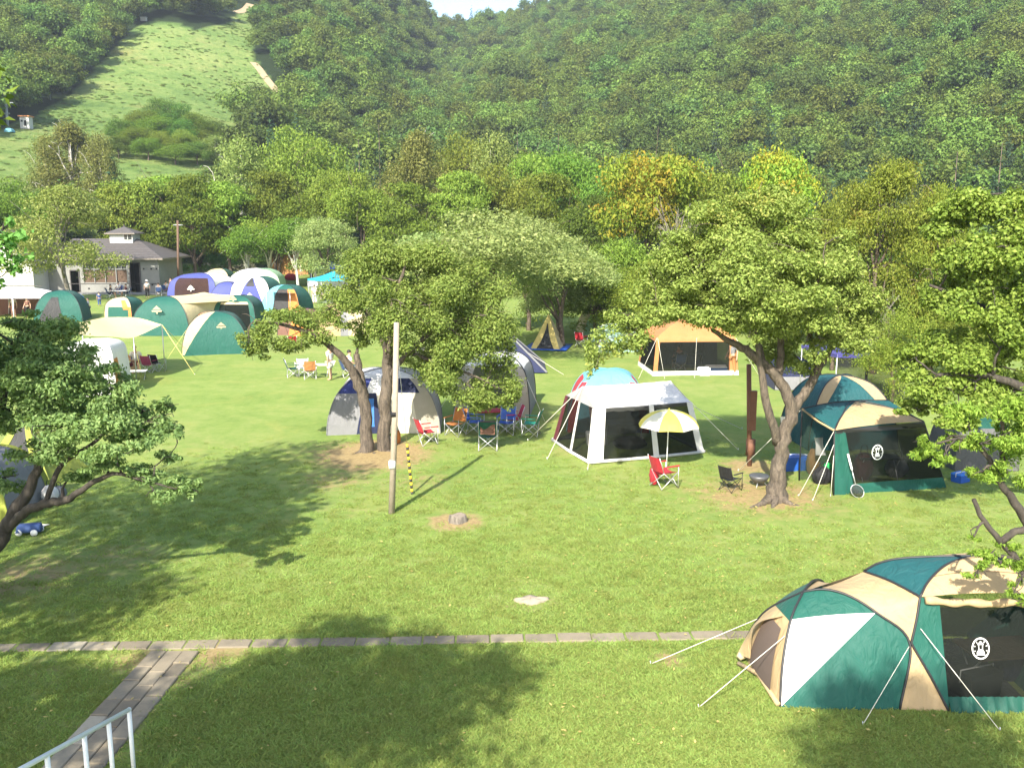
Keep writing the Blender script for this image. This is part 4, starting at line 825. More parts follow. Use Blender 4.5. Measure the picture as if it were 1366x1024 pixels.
mb = MB(); mb.grid(patch(poly([(-.75, -1.25, 1.85), (1.2, -1.25, 1.75)], 8), poly([(-.7, -2.5, 1.95), (1.35, -2.5, 1.9)], 8), 6), ORANGE); mb.tube([(-.7, -2.5, 0), (-.7, -2.5, 1.95)], .02, STEEL); mb.tube([(1.35, -2.5, 0), (1.35, -2.5, 1.9)], .02, STEEL); mb.build('awning', r)
r, a = tent('dome_tent', 'dark olive dome tent in the shade under the white stemmed trees', 322, 362, 5.0, 4.5, 2.6, 0, DOME, {i: full(OLIVE) for i in range(4)})
r, a = tent('dome_tent', 'small black tent beside the olive dome in the shade', 284, 364, 3.4, 3.4, 2.0, 0, DOME, {i: full(BLACKC) for i in range(4)})
def canopy(name, label, px, py, w, l, h, deg, mat, eave=.7, valance=.18, leg=STEEL, cat='canopy', group=None):
    g = G(px, py); a = rad(deg); c = g + np.array([-math.sin(a), math.cos(a), 0]) * l / 2; r = thing(name, label, cat, c, a, group); mb = MB()
    E = [(-w / 2, -l / 2), (w / 2, -l / 2), (w / 2, l / 2), (-w / 2, l / 2)]; he = h * eave
    for i in range(4):
        A = poly([(*E[i], he), (0, 0, h)], 9); B = poly([(*E[(i + 1) % 4], he), (0, 0, h)], 9); P = patch(A, B, 9)
        for k, row in enumerate(P):
            for j, p in enumerate(row): p[2] -= .10 * math.sin(math.pi * k / 8) * h / 2.6 + .05 * math.sin(math.pi * j / 8) * (1 - k / 8)
        mb.grid(P, mat); mb.grid([[np.array([*p[:2], p[2] - q]) for p in P[0]] for q in (0, valance)], mat)
    mb.build('roof', r)
    for x, y in E: MB().tube([(x * .985, y * .985, 0), (x * .985, y * .985, he)], .025, leg, 6).build('leg', r)
    return r
r = canopy('popup_canopy', 'bright aqua blue pop up canopy over a family at a table', 438, 404, 3.9, 3.6, 2.9, -8, AQUA, .78)
mb = MB(); mb.grid(patch(poly([(-1.9, -1.78, 0), (-1.9, -1.78, 2.2)], 6), poly([(1.9, -1.78, 0), (1.9, -1.78, 2.2)], 6), 4), netting('thin_netting', (.3, .33, .33), .75)); mb.build('net_wall', r)
canopy('popup_canopy', 'deep cobalt blue pop up canopy behind the aqua one', 440, 384, 4.2, 4.2, 3.1, 12, COBALT, .78)
# yellow wing tarp and the white tent below it
g0 = G(160, 520); r = thing('wing_tarp', 'cream yellow wing tarp stretched on poles above the white box tent', 'tarp', g0, 0)
def loc(p): return np.array(p) - g0
Yt = G(214, 497)[1]; e0 = loc(D(84, 436, Yt - 4)); e1 = loc(D(216, 433, Yt)); tb = [loc(D(p, q, Yt + y)) for p, q, y in ((135, 424, .8), (160, 423, 1.2), (185, 424, 1.2))]; tf = [loc(D(p, q, Yt + y)) for p, q, y in ((110, 447, -4.2), (150, 449, -3.8), (178, 450, -3))]
mb = MB(); mb.grid(patch(curve([e0] + tb + [e1], 20), curve([e0] + tf + [e1], 20), 10, .12, (0, 0, 30)), fabric('tarp_cream', (.8, .66, .36), .35)); mb.build('tarp_cloth', r)
gr = loc(G(214, 497)); MB().tube([(e1[0], e1[1], 0), e1], .025, STEEL).build('pole', r)
f1 = loc(D(178, 450, Yt - 3)); MB().tube([(f1[0], f1[1], 0), f1], .025, STEEL).build('pole', r); f2 = tf[0]; MB().tube([(f2[0], f2[1], 0), f2], .025, STEEL).build('pole', r)
guys(r, [(e1, loc(G(260, 500))), (e1 + np.array([0, 0, -.02]), loc(G(252, 470))), (f1, loc(G(190, 505)))], ROPEY, .014)
r, a = tent('box_tent', 'bright white box tent with orange lined flap under the yellow wing tarp', 120, 529, 2.2, 2.4, 2.35, 8, [(1, 0), (.95, .5), (.86, .85), (.5, .97), (0, 1)], {0: full(WHITE) , 1: full(WHITE) + [('door', ORANGE, (.02, .5), (.05, .3), .0, .45, .03)], 2: full(WHITE), 3: full(WHITE)}, poles=False)
# tents in the middle
r, a = tent('ridge_tent', 'tan patterned tent half hidden behind the low bough of the twin trunked tree', 458, 448, 3.6, 3.0, 2.1, 10, DOME, {0: [('canopy', TAN, (0, .45), (0, .45), 0, 1), ('canopy', GREY, (.45, .6), (.45, .6), 0, 1), ('canopy', CREAM, (.6, 1), (.6, 1), 0, 1)], 1: full(GREY), 2: full(TAN), 3: full(TAN)})
r, a = tent('ridge_tent', 'brown tent with an orange flap behind the low bough of the twin trunked tree', 395, 448, 2.6, 2.6, 1.7, -8, DOME, {0: full(BROWN) + [('door', ORANGE, (.3, .8), (.4, .6), 0, .7, .03)], 1: full(BROWN), 2: full(BROWN), 3: full(ORANGE)})
r, a = tent('dome_tent', 'blue cream and grey dome tent directly behind the twin trunked tree', 512, 580, 3.95, 2.6, 2.15, 3, DOME, {
    0: [('canopy', GREY, (0, .26), (0, .3), 0, .42), ('door', NAVY, (.26, .5), (.3, .42), 0, .42), ('canopy', fabric('tent_ivory', (.74, .68, .54)), (.5, .8), (.42, .8), 0, .42), ('canopy', BEIGE, (.8, 1), (.8, 1), 0, .42), ('canopy', fabric('tent_royal', (.03, .045, .2)), (0, .3), (0, .3), .42, .62), ('canopy', WHITE, (.3, .62), (.3, .62), .42, .62), ('canopy', NAVY, (.62, .9), (.62, .9), .42, .62), ('canopy', BEIGE, (.9, 1), (.9, 1), .42, .62), ('canopy', WHITE, (0, 1), (0, 1), .62, 1), ('window', fabric('window_blue', (.06, .22, .6)), (.29, .42), (.33, .4), .08, .36, .02)],
    1: full(BEIGE), 2: full(NAVY), 3: [('canopy', GREY, (0, 1), (0, 1), 0, .45), ('canopy', WHITE, (0, 1), (0, 1), .45, 1)]}, pole=GREY)
r, a = tent('dome_tent', 'beige arched tent with big dark doorway behind the folding chairs', 656, 556, 2.9, 3.0, 2.3, -6, TALL, {0: [('canopy', BEIGE, (0, .2), (0, .2), 0, .55), ('canopy', BEIGE, (.8, 1), (.8, 1), 0, .55), ('canopy', WHITE, (0, 1), (0, 1), .55, 1), ('door', NETG, (.2, .8), (.2, .8), .04, .55)], 1: [('canopy', GREY, (0, 1), (0, 1), 0, .5), ('canopy', WHITE, (0, 1), (0, 1), .5, 1)], 2: full(BEIGE), 3: full(BEIGE)})
guy4(r, a, 26, .9, only=(0, 1))
r, a = tent('ridge_tent', 'navy blue tent with steep pale piped edge behind the beige arched tent', 688, 497, 3.4, 3.2, 2.25, 0, A_, {i: full(NAVY) for i in range(4)}, apex=(-.75, .3), pole=GREY, pr=.05, sag=.12)
guy4(r, a, 20, 1.0, only=(1,)); r.location.x -= .15
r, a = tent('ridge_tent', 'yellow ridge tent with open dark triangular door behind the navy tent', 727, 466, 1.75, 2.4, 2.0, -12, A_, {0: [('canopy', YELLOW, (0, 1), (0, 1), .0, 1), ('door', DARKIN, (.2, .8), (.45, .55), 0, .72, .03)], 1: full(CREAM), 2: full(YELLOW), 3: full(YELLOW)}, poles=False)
MB().box((0, 0, .02), (2.6, 3.2, .02), PLAST_B).build('ground_sheet', r)
r, a = tent('dome_tent', 'cream arched tunnel tent half hidden behind leaves', 812, 448, 3.4, 3.0, 1.75, 4, DOME, {0: [('canopy', CREAM, (0, 1), (0, 1), .6, 1), ('canopy', LGREEN, (0, 1), (0, 1), 0, .6)], 1: full(CREAM), 2: full(CREAM), 3: full(CREAM)}, pole=CREAM, pr=.06)
r, a = tent('dome_tent', 'pale green dome tent with white poles beside the orange shelter', 828, 470, 2.6, 2.4, 1.5, 6, DOME, {i: full(fabric('tent_sage', (.3, .45, .36))) for i in range(4)}, pole=WPAINT)
r, a = tent('screen_shelter', 'orange roofed screen shelter with white skirts', 928, 501, 4.2, 3.4, 2.6, 4, SHEL, {
    0: [('roof', RUST, (0, 1), (0, 1), .36, 1), ('corner_post', RUST, (0, .05), (0, .05), 0, .37, .02), ('corner_post', RUST, (.9, 1), (.92, 1), 0, .37, .02), ('net_wall', NET, (.05, .9), (.05, .92), 0, .36), ('skirt', WHITE, (0, 1), (0, 1), 0, .05, .04)], 1: [('roof', RUST, (0, 1), (0, 1), .36, 1), ('net_wall', NET, (0, 1), (0, 1), 0, .36)],
    2: [('roof', RUST, (0, 1), (0, 1), .36, 1), ('back_wall', DARKIN, (0, 1), (0, 1), 0, .36)], 3: [('roof', RUST, (0, 1), (0, 1), .36, 1), ('corner_post', RUST, (0, .1), (0, .1), 0, .37, .02), ('net_wall', NET, (.1, 1), (.1, 1), 0, .36), ('skirt', WHITE, (0, 1), (0, 1), 0, .05, .04)]}, 'shelter', poles=False)
guy4(r, a, 20, 1.1, only=(0, 1)); guys(r, [((0, -1.65, 1.85), (-.3, -2.6, .02)), ((-1.9, -1.6, 1.85), (-1.75, -2.6, .02))])
r, a = tent('dome_tent', 'cyan dome tent with red ends behind the white ridge shelter', 811, 578, 2.9, 2.4, 2.1, -4, DOME, {0: [('canopy', RED, (0, .12), (0, .1), 0, .6), ('canopy', CYAN, (.12, .88), (.1, .9), 0, .6), ('canopy', RED, (.88, 1), (.9, 1), 0, .6), ('canopy', CYAN, (0, 1), (0, 1), .6, 1), ('door', DENIM, (.3, .9), (.4, .7), 0, .5, .03)], 1: [('canopy', RED, (0, 1), (0, 1), 0, .62), ('canopy', CYAN, (0, 1), (0, 1), .62, 1)], 2: full(CYAN), 3: [('canopy', RED, (0, 1), (0, 1), 0, .62), ('canopy', CYAN, (0, 1), (0, 1), .62, 1)]}, pole=CYAN, sag=.02)
# white ridge shelter
FL, FR, BL = G(787, 618), G(938, 604), G(740, 589); uu = FR - FL; vv = (BL - FL) * 1.05
r = thing('ridge_shelter', 'white ridge roofed screen shelter with dark net walls', 'shelter', FL, 0)
def W(u, v, z): p = uu * u + vv * v; return np.array([p[0], p[1], z])
he, hr = 1.62, 2.12
e = {k: W(*k, he) for k in ()}; EA = lambda u, v: W(.075 + .85 * u, .12 + .76 * v, he)
rl, rr_ = W(.10, .5, hr), W(.90, .5, hr)
mb = MB()
for v0 in (0, 1):
    P = patch(curve([EA(0, v0) + (0, 0, 0), (EA(0, v0) + rl) / 2 + np.array([0, 0, -.04]), rl], 14), curve([EA(1, v0), (EA(1, v0) + rr_) / 2 + np.array([0, 0, -.04]), rr_], 14), 22)
    for i, row in enumerate(P):
        for j, p in enumerate(row): p[2] += -.05 * math.sin(math.pi * j / 21) * (1 - i / 13 * .5) + .008 * math.sin(j * 1.9 + i * .8)
    mb.grid(P, WHITE); mb.grid([[p + np.array([0, 0, -q]) + (0, 0, 0.012 * math.sin(j * 2.1) * (q > 0)) for j, p in enumerate(P[0])] for q in (0, .1)], WHITE)
mb.build('roof', r)
for u0, ap in ((0, rl), (1, rr_)): MB().grid(patch(poly([EA(u0, 0), ap], 8), poly([EA(u0, 1), ap], 8), 8), netting('grey_vent_netting', (.45, .43, .42), .25)).build('gable_vent', r)
def wallp(part, mat, a0, a1, b0, b1, o=0.0):
    P = patch(poly([a0, b0], 8), poly([a1, b1], 8), 10); MB().grid(P, mat).build(part, r)
fb = lambda s: W(s, 0, 0); ft = lambda s: EA(s, 0); bb = lambda s: W(s, 1, 0); bt = lambda s: EA(s, 1); lb = lambda s: W(0, s, 0); lt = lambda s: EA(0, s); rb = lambda s: W(1, s, 0); rt = lambda s: EA(1, s)
OF = -vv / np.linalg.norm(vv) * .02; OL = -uu / np.linalg.norm(uu) * .02
for part, mat, b_, t_, s0, s1, o in (('net_wall', NET, fb, ft, .0, 1, 0), ('net_wall', NET, lb, lt, 0, 1, 0), ('net_wall', NET, bb, bt, 0, 1, 0), ('net_wall', NET, rb, rt, 0, 1, 0),
    ('corner_band', WHITE, fb, ft, -.01, .11, OF), ('centre_band', WHITE, fb, ft, .55, .6, OF), ('corner_band', WHITE, fb, ft, .95, 1.01, OF), ('corner_band', WHITE, lb, lt, -.0, .06, OL), ('centre_band', WHITE, lb, lt, .46, .52, OL), ('corner_band', MAROON, lb, lt, .9, 1, OL), ('corner_band', MAROON, bb, bt, .6, .68, -OF), ('corner_band', WHITE, bb, bt, .96, 1, -OF)):
    wallp(part, mat, b_(s0) + o, b_(s1) + o, t_(s0) + o, t_(s1) + o)
for A, B, o in ((fb(0), fb(1), OF), (lb(0), lb(1), OL), (bb(0), bb(1), -OF), (rb(0), rb(1), -OL)):
    mb = MB(); mb.tube([A + o * 2 + (0, 0, .05), (A + B) / 2 + o * 4 + (0, 0, .04), B + o * 2 + (0, 0, .05)], .05, WHITE); mb.build('ground_strip', r)
loc3 = lambda p: np.array(p) - FL
guys(r, [(rl, loc3(G(730, 612))), (rl, loc3(G(744, 590)) + np.array([-1.0, .3, 0])), (EA(0, 0), loc3(G(784, 626))), (EA(1, 0), loc3(G(985, 600))), (EA(1, 1), loc3(G(990, 572)))], ROPE, .009)
MB().grid(patch(poly([W(.25, .8, 1.5), W(.27, .78, .75)], 6), poly([W(.38, .9, 1.5), W(.36, .86, .7)], 6), 5), PINK).build('inner_flap', r)
# right group
g0 = G(1112, 661)
r = thing('screen_dome', 'green screen tent with tan front roof and white lantern emblem, beside the forked tree', 'tent', g0, 0)
def Q(px, py, dy): return D(px, py, g0[1] + dy) - g0
fl0 = np.zeros(3); fls = Q(1113, 574, .15); top = Q(1141, 535, 1.45); frs = Q(1232, 562, .5); fr0 = G(1262, 651) - g0; bls = Q(1070, 545, 1.2); bl0 = np.array([bls[0] + .1, bls[1] + .2, 0]); brs = frs + (bls - fls); br0 = fr0 + (bl0 - fl0)
ce = (0.8, 1.2, 0)
mb = MB(); mb.grid(patch(curve([fls, Q(1122, 556, .6), top], 14), curve([frs, Q(1195, 546, 1.0), top], 14), 14, .06, ce), TAN); mb.build('front_roof', r)
mb = MB(); mb.grid(patch(curve([bls, Q(1105, 538, 1.4), top], 14), curve([fls, Q(1122, 556, .6), top], 14), 14, .04, ce), TEAL); mb.build('side_roof', r)
mb = MB(); mb.grid(patch(poly([frs, top], 10), poly([brs, top], 10), 8), TEAL); mb.grid(patch(poly([brs, top], 10), poly([bls, top], 10), 8), TEAL); mb.build('rear_roof', r)
for A in ([fls, Q(1122, 556, .6), top, Q(1195, 546, 1.0), frs], [bls, Q(1105, 538, 1.4), top + (.02, .05, .0), brs]): MB().tube(curve(A, 24), .025, POLE).build('tent_pole', r)
lerp = lambda a, b, t: a + (b - a) * t
def quad(part, mat, a0, a1, b0, b1, o=(0, 0, 0)): MB().grid([[lerp(lerp(a0, a1, s), lerp(b0, b1, s), t) + np.array(o) + np.array([0, .02 * math.sin(s * 9 + t * 4), 0]) for s in np.linspace(0, 1, 9)] for t in np.linspace(0, 1, 8)], mat).build(part, r)
fa, fbm = lerp(fl0, fr0, .19), lerp(fls, frs, .12)
quad('front_wall', GREEN, fl0, fa, fls, fbm); quad('net_wall', NET, lerp(fa, fbm, .17), lerp(fr0, frs, .17), fbm, frs); quad('ground_flap', GREEN, fa, fr0, lerp(fa, fbm, .17), lerp(fr0, frs, .17), (0, -.02, 0))
quad('roof_edge', POLE, lerp(fls, fl0, .05), lerp(frs, fr0, .09), fls, frs, (0, -.03, .01)); quad('net_wall', NET, fr0, br0, frs, brs); quad('rear_wall', NETG, br0, bl0, brs, bls)
for a_, b_ in ((fl0, fls), (bl0, bls), (fr0, frs)): MB().tube([a_, b_], .022, POLE).build('tent_pole', r)
guys(r, [(fls, G(1065, 662) - g0), (lerp(fls, fl0, .2), G(1084, 668) - g0), (bls, G(985, 628) - g0), (lerp(fls, fl0, .3), G(1108, 662) - g0)], ROPE, .008)
mb = MB(); mb.tube([bls, lerp(bls, fls, .5) + (0, 0, -.05), fls], .03, TAN); mb.build('rope_edge', r)
ex = lerp(fl0, fr0, .5); ee = lerp(lerp(fl0, fr0, .43), lerp(fls, frs, .43), .62) + (0, -.05, 0); dx = (fr0 - fl0) / np.linalg.norm(fr0 - fl0); dz = (fls - fl0) / np.linalg.norm(fls - fl0); emblem(r, ee, dx, dz, .21)
r, a = tent('dome_tent', 'teal dome tent with a tan band directly behind the tan roofed screen tent', 1138, 600, 3.0, 2.6, 2.25, 4, DOME, {0: full(TEAL) + [('canopy', TAN, (0, .14), (.0, .4), .45, .96, .012), ('canopy', TAN, (.86, 1), (.6, 1), .45, .96, .012)], 1: full(TEAL), 2: full(TEAL), 3: full(TEAL)})
r, a = tent('dome_tent', 'small navy dome tent with grey skirt seen through the fork of the tree', 1066, 520, 2.2, 2.2, 1.35, 0, DOME, {0: [('canopy', GREY, (0, 1), (0, 1), 0, .25), ('canopy', NAVY, (0, 1), (0, 1), .25, 1)], 1: full(NAVY), 2: full(NAVY), 3: full(NAVY)})
r = canopy('popup_canopy', 'purple blue shade canopy behind the teal dome tent', 1160, 535, 3.2, 3.0, 2.45, 10, PURPLE, .82, .14)
MB().grid(patch(poly([(-1.55, -1.45, .1), (-1.55, -1.45, 1.95)], 6), poly([(1.55, -1.45, .1), (1.55, -1.45, 1.95)], 6), 5), netting('mauve_netting', (.03, .025, .035), .45)).build('net_wall', r)  # dark net sheet stands in for the shade beneath the canopy
r, a = tent('dome_tent', 'grey tent with dark green top mostly behind the drooping leaves', 1316, 628, 1.9, 1.8, 1.5, 0, TALL, {0: [('canopy', fabric('tent_dusk', (.13, .13, .125)), (0, 1), (0, 1), 0, .55), ('canopy', DGREEN, (0, 1), (0, 1), .55, 1)], 1: full(DGREEN), 2: full(fabric('tent_dusk', (.13, .13, .125))), 3: full(fabric('tent_dusk', (.13, .13, .125)))}, pole=fabric('tent_dusk', (.13, .13, .125)))
# field edge: grey tent with lime trim
r, a = tent('dome_tent', 'grey tent with lime green trim under the dark low branching tree', -64, 706, 2.6, 2.6, 1.7, 6, DOME, {0: full(GREY) + [('trim', LIME, (.0, .06), (.0, .1), .0, .95, .02), ('trim', LIME, (.92, 1.0), (.9, 1), .0, .95, .02)], 1: full(GREY) + [('trim', LIME, (.9, 1), (.9, 1), 0, .95, .02)], 2: full(GREY), 3: full(GREY)}, pole=LIME)
r, a = tent('ridge_tent', 'lime yellow edged dark tent just behind the grey lime trimmed tent', 12, 650, 2.4, 2.2, 1.85, 0, A_, {0: full(DARKIN) + [('trim', LIME, (.0, .14), (.0, .3), .0, .95, .02), ('trim', LIME, (.86, 1.0), (.7, 1), .0, .95, .02)], 1: full(LIME), 2: full(GREY), 3: full(LIME)}, poles=False)

# ------------------------------------------------------------------ the nearest tent
g0 = G(1200, 946); r = thing('family_tent', 'nearest large green, white and tan dome tent with screen room', 'tent', g0, 0)
K = lambda px, py, Y: D(px, py, Y) - g0
gp = lambda px, py: G(px, py) - g0
g1, g2, g3 = gp(1040, 942), gp(1200, 946), gp(1265, 948); bL = gp(992, 872)
hub = K(1071, 789, 13.5); x13 = K(1215, 858, 12.78); FLs = K(1227, 796, 12.95); BLs = K(1152, 762, 14.05); T = K(1300, 741, 13.5); mx = T[0]
mir = lambda p: np.array([2 * mx - p[0], p[1], p[2]]); FRs, BRs, g4 = mir(FLs), mir(BLs), mir(g3); ctr = np.array([mx, 13.5 - g0[1], .6]); cA = np.array([(g1[0] + g2[0]) / 2, 1.0, .3])
bR = np.array([g2[0], 2.2, 0]); BLg = np.array([g3[0] - .1, 2.55, 0]); BRg = mir(BLg)
A1 = curve([g1, K(1044, 882, 12.85), K(1055, 825, 13.15), hub], 24); B1 = curve([g2, x13 + (-.02, 0, 0), K(1171, 819, 13.0), K(1133, 795, 13.25), K(1100, 786, 13.4), hub], 30); C1 = curve([bL, K(996, 850, 14.25), K(1021, 815, 13.95), hub], 20)
A2 = curve([hub, K(1086, 774, 14.0), bR + (-.3, .3, .9), bR + (0, .2, 0)], 20)
pa, pb = K(1054, 826, 13.13), K(1168, 817, 13.02)
up = lambda Cv, p: [q for q in Cv if q[2] > p[2] - 1e-6]
mb = MB(); mb.grid(patch(resample([pa] + up(A1, pa), 14), resample([pb] + up(B1, pb), 14), 12, .03, cA), GREEN); mb.build('top_panel', r)
lowA = resample([q for q in A1 if q[2] < pa[2]] + [pa], 18)
seam = poly([g1 + (.02, 0, 0.0), pb], 18)
mb = MB(); mb.grid(patch(lowA, seam, 14, .035, cA), WHITE); mb.build('white_panel', r)
lowB = resample([q for q in B1 if q[2] < pb[2]] + [pb], 18)
mb = MB(); mb.grid(patch(seam, lowB, 16, .05, cA), GREEN); mb.build('front_panel', r)
# door end
mb = MB(); mb.grid(patch(resample(C1, 20), resample(A1, 20), 12, .05, cA)[13:], GREEN); mb.grid([row for row in patch(resample(C1, 20), resample(A1, 20), 12, .05, cA)[:14]], TAN); mb.build('door_wall', r)
PW = patch(resample(C1, 20), resample(A1, 20), 12, .05, cA); dout = np.array([-.03, -.03, .02])
mb = MB(); mb.grid([[p + dout for p in row[3:10]] for row in PW[1:12]], netting('inner_netting', (.13, .1, .085), .08)); mb.build('door', r)
mb = MB(); fl = [PW[12][3] + dout * 2, PW[8][2] + dout * 3 + (-.05, -.1, 0), PW[3][1] + dout * 3 + (-.1, -.15, .05), gp(986, 884) + (0, 0, .12)]
mb.grid(patch(curve([PW[13][2] + dout, PW[7][1] + dout * 2, gp(983, 883) + (0, 0, .16)], 14), curve([PW[13][8] + dout, PW[8][3] + dout * 5, gp(1000, 893) + (0, 0, .2)], 14), 8, .06, cA), TAN); mb.build('door_flap', r)
mb = MB(); mb.tube(curve([gp(985, 886) + (0, 0, .12), gp(998, 880) + (0, 0, .22), gp(1004, 868) + (0, 0, .3)], 10), [.05, .07, .09, .1, .1, .1, .1, .08, .06, .04], CREAM, 8); mb.build('rolled_flap', r)
mb = MB(); mb.tube([gp(985, 888) + (0, 0, .05), gp(1012, 905) + (.0, 0, .08), g1 + (-.03, -.02, .05)], .04, TAN); mb.build('door_sill', r)
mb = MB(); mb.grid(patch(C1, poly([bL, bR + (0, .2, 0)], 20), 4), GREEN); mb.grid(patch(resample(C1, 20), resample(A2[::-1], 20), 10, .05, cA), GREEN); mb.build('rear_panel', r)
# saddle
D1 = curve([BLs, K(1187, 775, 13.5), FLs], 16); leg = curve([FLs, K(1222, 828, 12.85), x13], 10)
top2 = resample(D1 + leg[1:], 26); B1t = resample([q for q in B1 if q[2] > x13[2] - .02][::-1], 26)
mb = MB(); P = patch(B1t, top2, 14); 
for i, row in enumerate(P):
    for j, p in enumerate(row): p += np.array([0, .0, -.05 * math.sin(math.pi * j / 13) * (1 - i / 25)])
mb.grid(P, TAN); mb.grid(patch(resample([hub, A2[6], A2[14]], 12), resample([BLs, BLs * .6 + BLg * .4 + (0, .1, .2), BLg], 12), 10), TAN); mb.build('saddle_panel', r)
tri = lambda a, b, c, n=10: patch(poly([a, c], n), poly([b, c], n), n)
mb = MB(); mb.grid(patch(poly([g2, x13], 12), curve([g3, lerp(g3, x13, .5) + (.02, 0, 0), x13], 12), 8), TAN); mb.build('wedge_panel', r)
s1 = K(1253, 801, 12.93); s0 = g3 + (.02, 0, 0)
mb = MB(); mb.grid(patch(resample(leg[::-1] , 12), poly([lerp(s0, s1, .42), s1], 12), 8), GREEN); mb.grid(patch(poly([g3, x13], 12), poly([s0, lerp(s0, s1, .42)], 12), 6), GREEN); mb.build('corner_panel', r)
mb = MB(); mb.grid(patch(resample(leg[::-1], 12), poly([mir(lerp(s0, s1, .42)), mir(s1)], 12), 2) if False else patch([mir(q) for q in resample(leg[::-1], 12)], [mir(q) for q in poly([lerp(s0, s1, .42), s1], 12)], 8), GREEN); mb.grid(patch([mir(q) for q in poly([g3, x13], 12)], [mir(q) for q in poly([s0, lerp(s0, s1, .42)], 12)], 6), GREEN); mb.build('corner_panel', r)
E1 = curve([FLs, K(1239, 774, 13.15), K(1264, 752, 13.35), T], 16); F1 = curve([BLs, K(1172, 751, 13.95), K(1210, 744, 13.8), T], 16); E2 = [mir(q) for q in E1]; F2 = [mir(q) for q in F1]
mb = MB(); mb.grid(patch(E1, F1, 12, .04, ctr), TEAL); mb.build('side_roof', r)
mb = MB(); mb.grid(patch(E1, E2, 24, .10, ctr), TAN); mb.build('front_roof', r)
mb = MB(); mb.grid(patch(F1, F2, 18, .06, ctr), TAN); mb.build('rear_roof', r)
FR_ = patch(E1, E2, 24, .10, ctr); SEAM = paint('seam_thread', (.16, .11, .06), .8)
for k_ in (5, 10): MB().tube([p + (0, -.006, .004) for p in FR_[k_]], .005, SEAM, 5).build('seam', r)
mb = MB(); mb.grid(patch(E2, F2, 12, .04, ctr), TEAL); mb.build('side_roof', r)
mb = MB(); pts = [lerp(FLs, FRs, t) + np.array([0, -.05, -.03 - .05 * math.sin(math.pi * t) + .01 * math.sin(t * 23)]) for t in np.linspace(.03, .97, 40)]; mb.tube(pts, [.06 + .012 * math.sin(i * .9) for i in range(40)], TAN, 8); mb.build('rolled_awning', r)
m0, m1 = lerp(s0, s1, .13), mir(lerp(s0, s1, .13))
mb = MB(); mb.grid(patch(poly([m0, s1], 14), poly([m1, mir(s1)], 14), 24), NET); mb.build('net_wall', r)
mb = MB(); P = patch(poly([s0 + (0, -.06, 0), m0], 5), poly([mir(s0) + (0, -.06, 0), m1], 5), 40)
for i, row in enumerate(P):
    for j, p in enumerate(row): p += np.array([0, .03 * math.sin(j * 1.3) * (1 - i / 5), .01 * math.sin(j * 2.2)])
mb.grid(P, DGREEN); mb.build('ground_flap', r)
mb = MB(); mb.grid(patch(poly([BLg, BLs], 10), poly([BRg, BRs], 10), 14), NETG); mb.build('rear_wall', r)
mb = MB(); mb.grid(patch(poly([mir(g3), FRs], 10), poly([BRg, BRs], 10), 10), GREEN); mb.build('side_wall', r)
mb = MB(); mb.grid([[g1 * (1 - s) * (1 - t) + g4 * s * (1 - t) + (bL + (.2, 0, 0)) * (1 - s) * t + BRg * s * t + np.array([0, .12 if t == 0 else -.12, .012]) for s in np.linspace(0.03, .97, 6)] for t in (0, 1)], DARKIN); mb.build('ground_sheet', r)
for Cv in (A1 + A2[1:], B1 + C1[::-1][1:], D1 + leg[1:] + [lerp(x13, g3, .5) + (.02, -.005, 0), g3], E1 + [mir(q) for q in E1[::-1][1:]], F1 + [mir(q) for q in F1[::-1][1:]], [mir(q) for q in D1 + leg[1:] + [g3]]):
    MB().tube(resample([np.array(q) + (0, -.012, .012) for q in Cv], 44), .019, POLE, 7).build('tent_pole', r)
guys(r, [(lerp(C1[8], C1[9], .5), gp(868, 885)), (A1[13] + (-.03, .0, .0), gp(932, 943)), (x13, gp(1151, 966)), (K(1228, 838, 12.8), gp(1334, 974))], ROPE, .0055)
emblem(r, lerp(lerp(m0, m1, .365), lerp(s1, mir(s1), .365), .51) + (0, -.03, 0), (1, 0, 0), np.array([0, .22, .97]), .165)
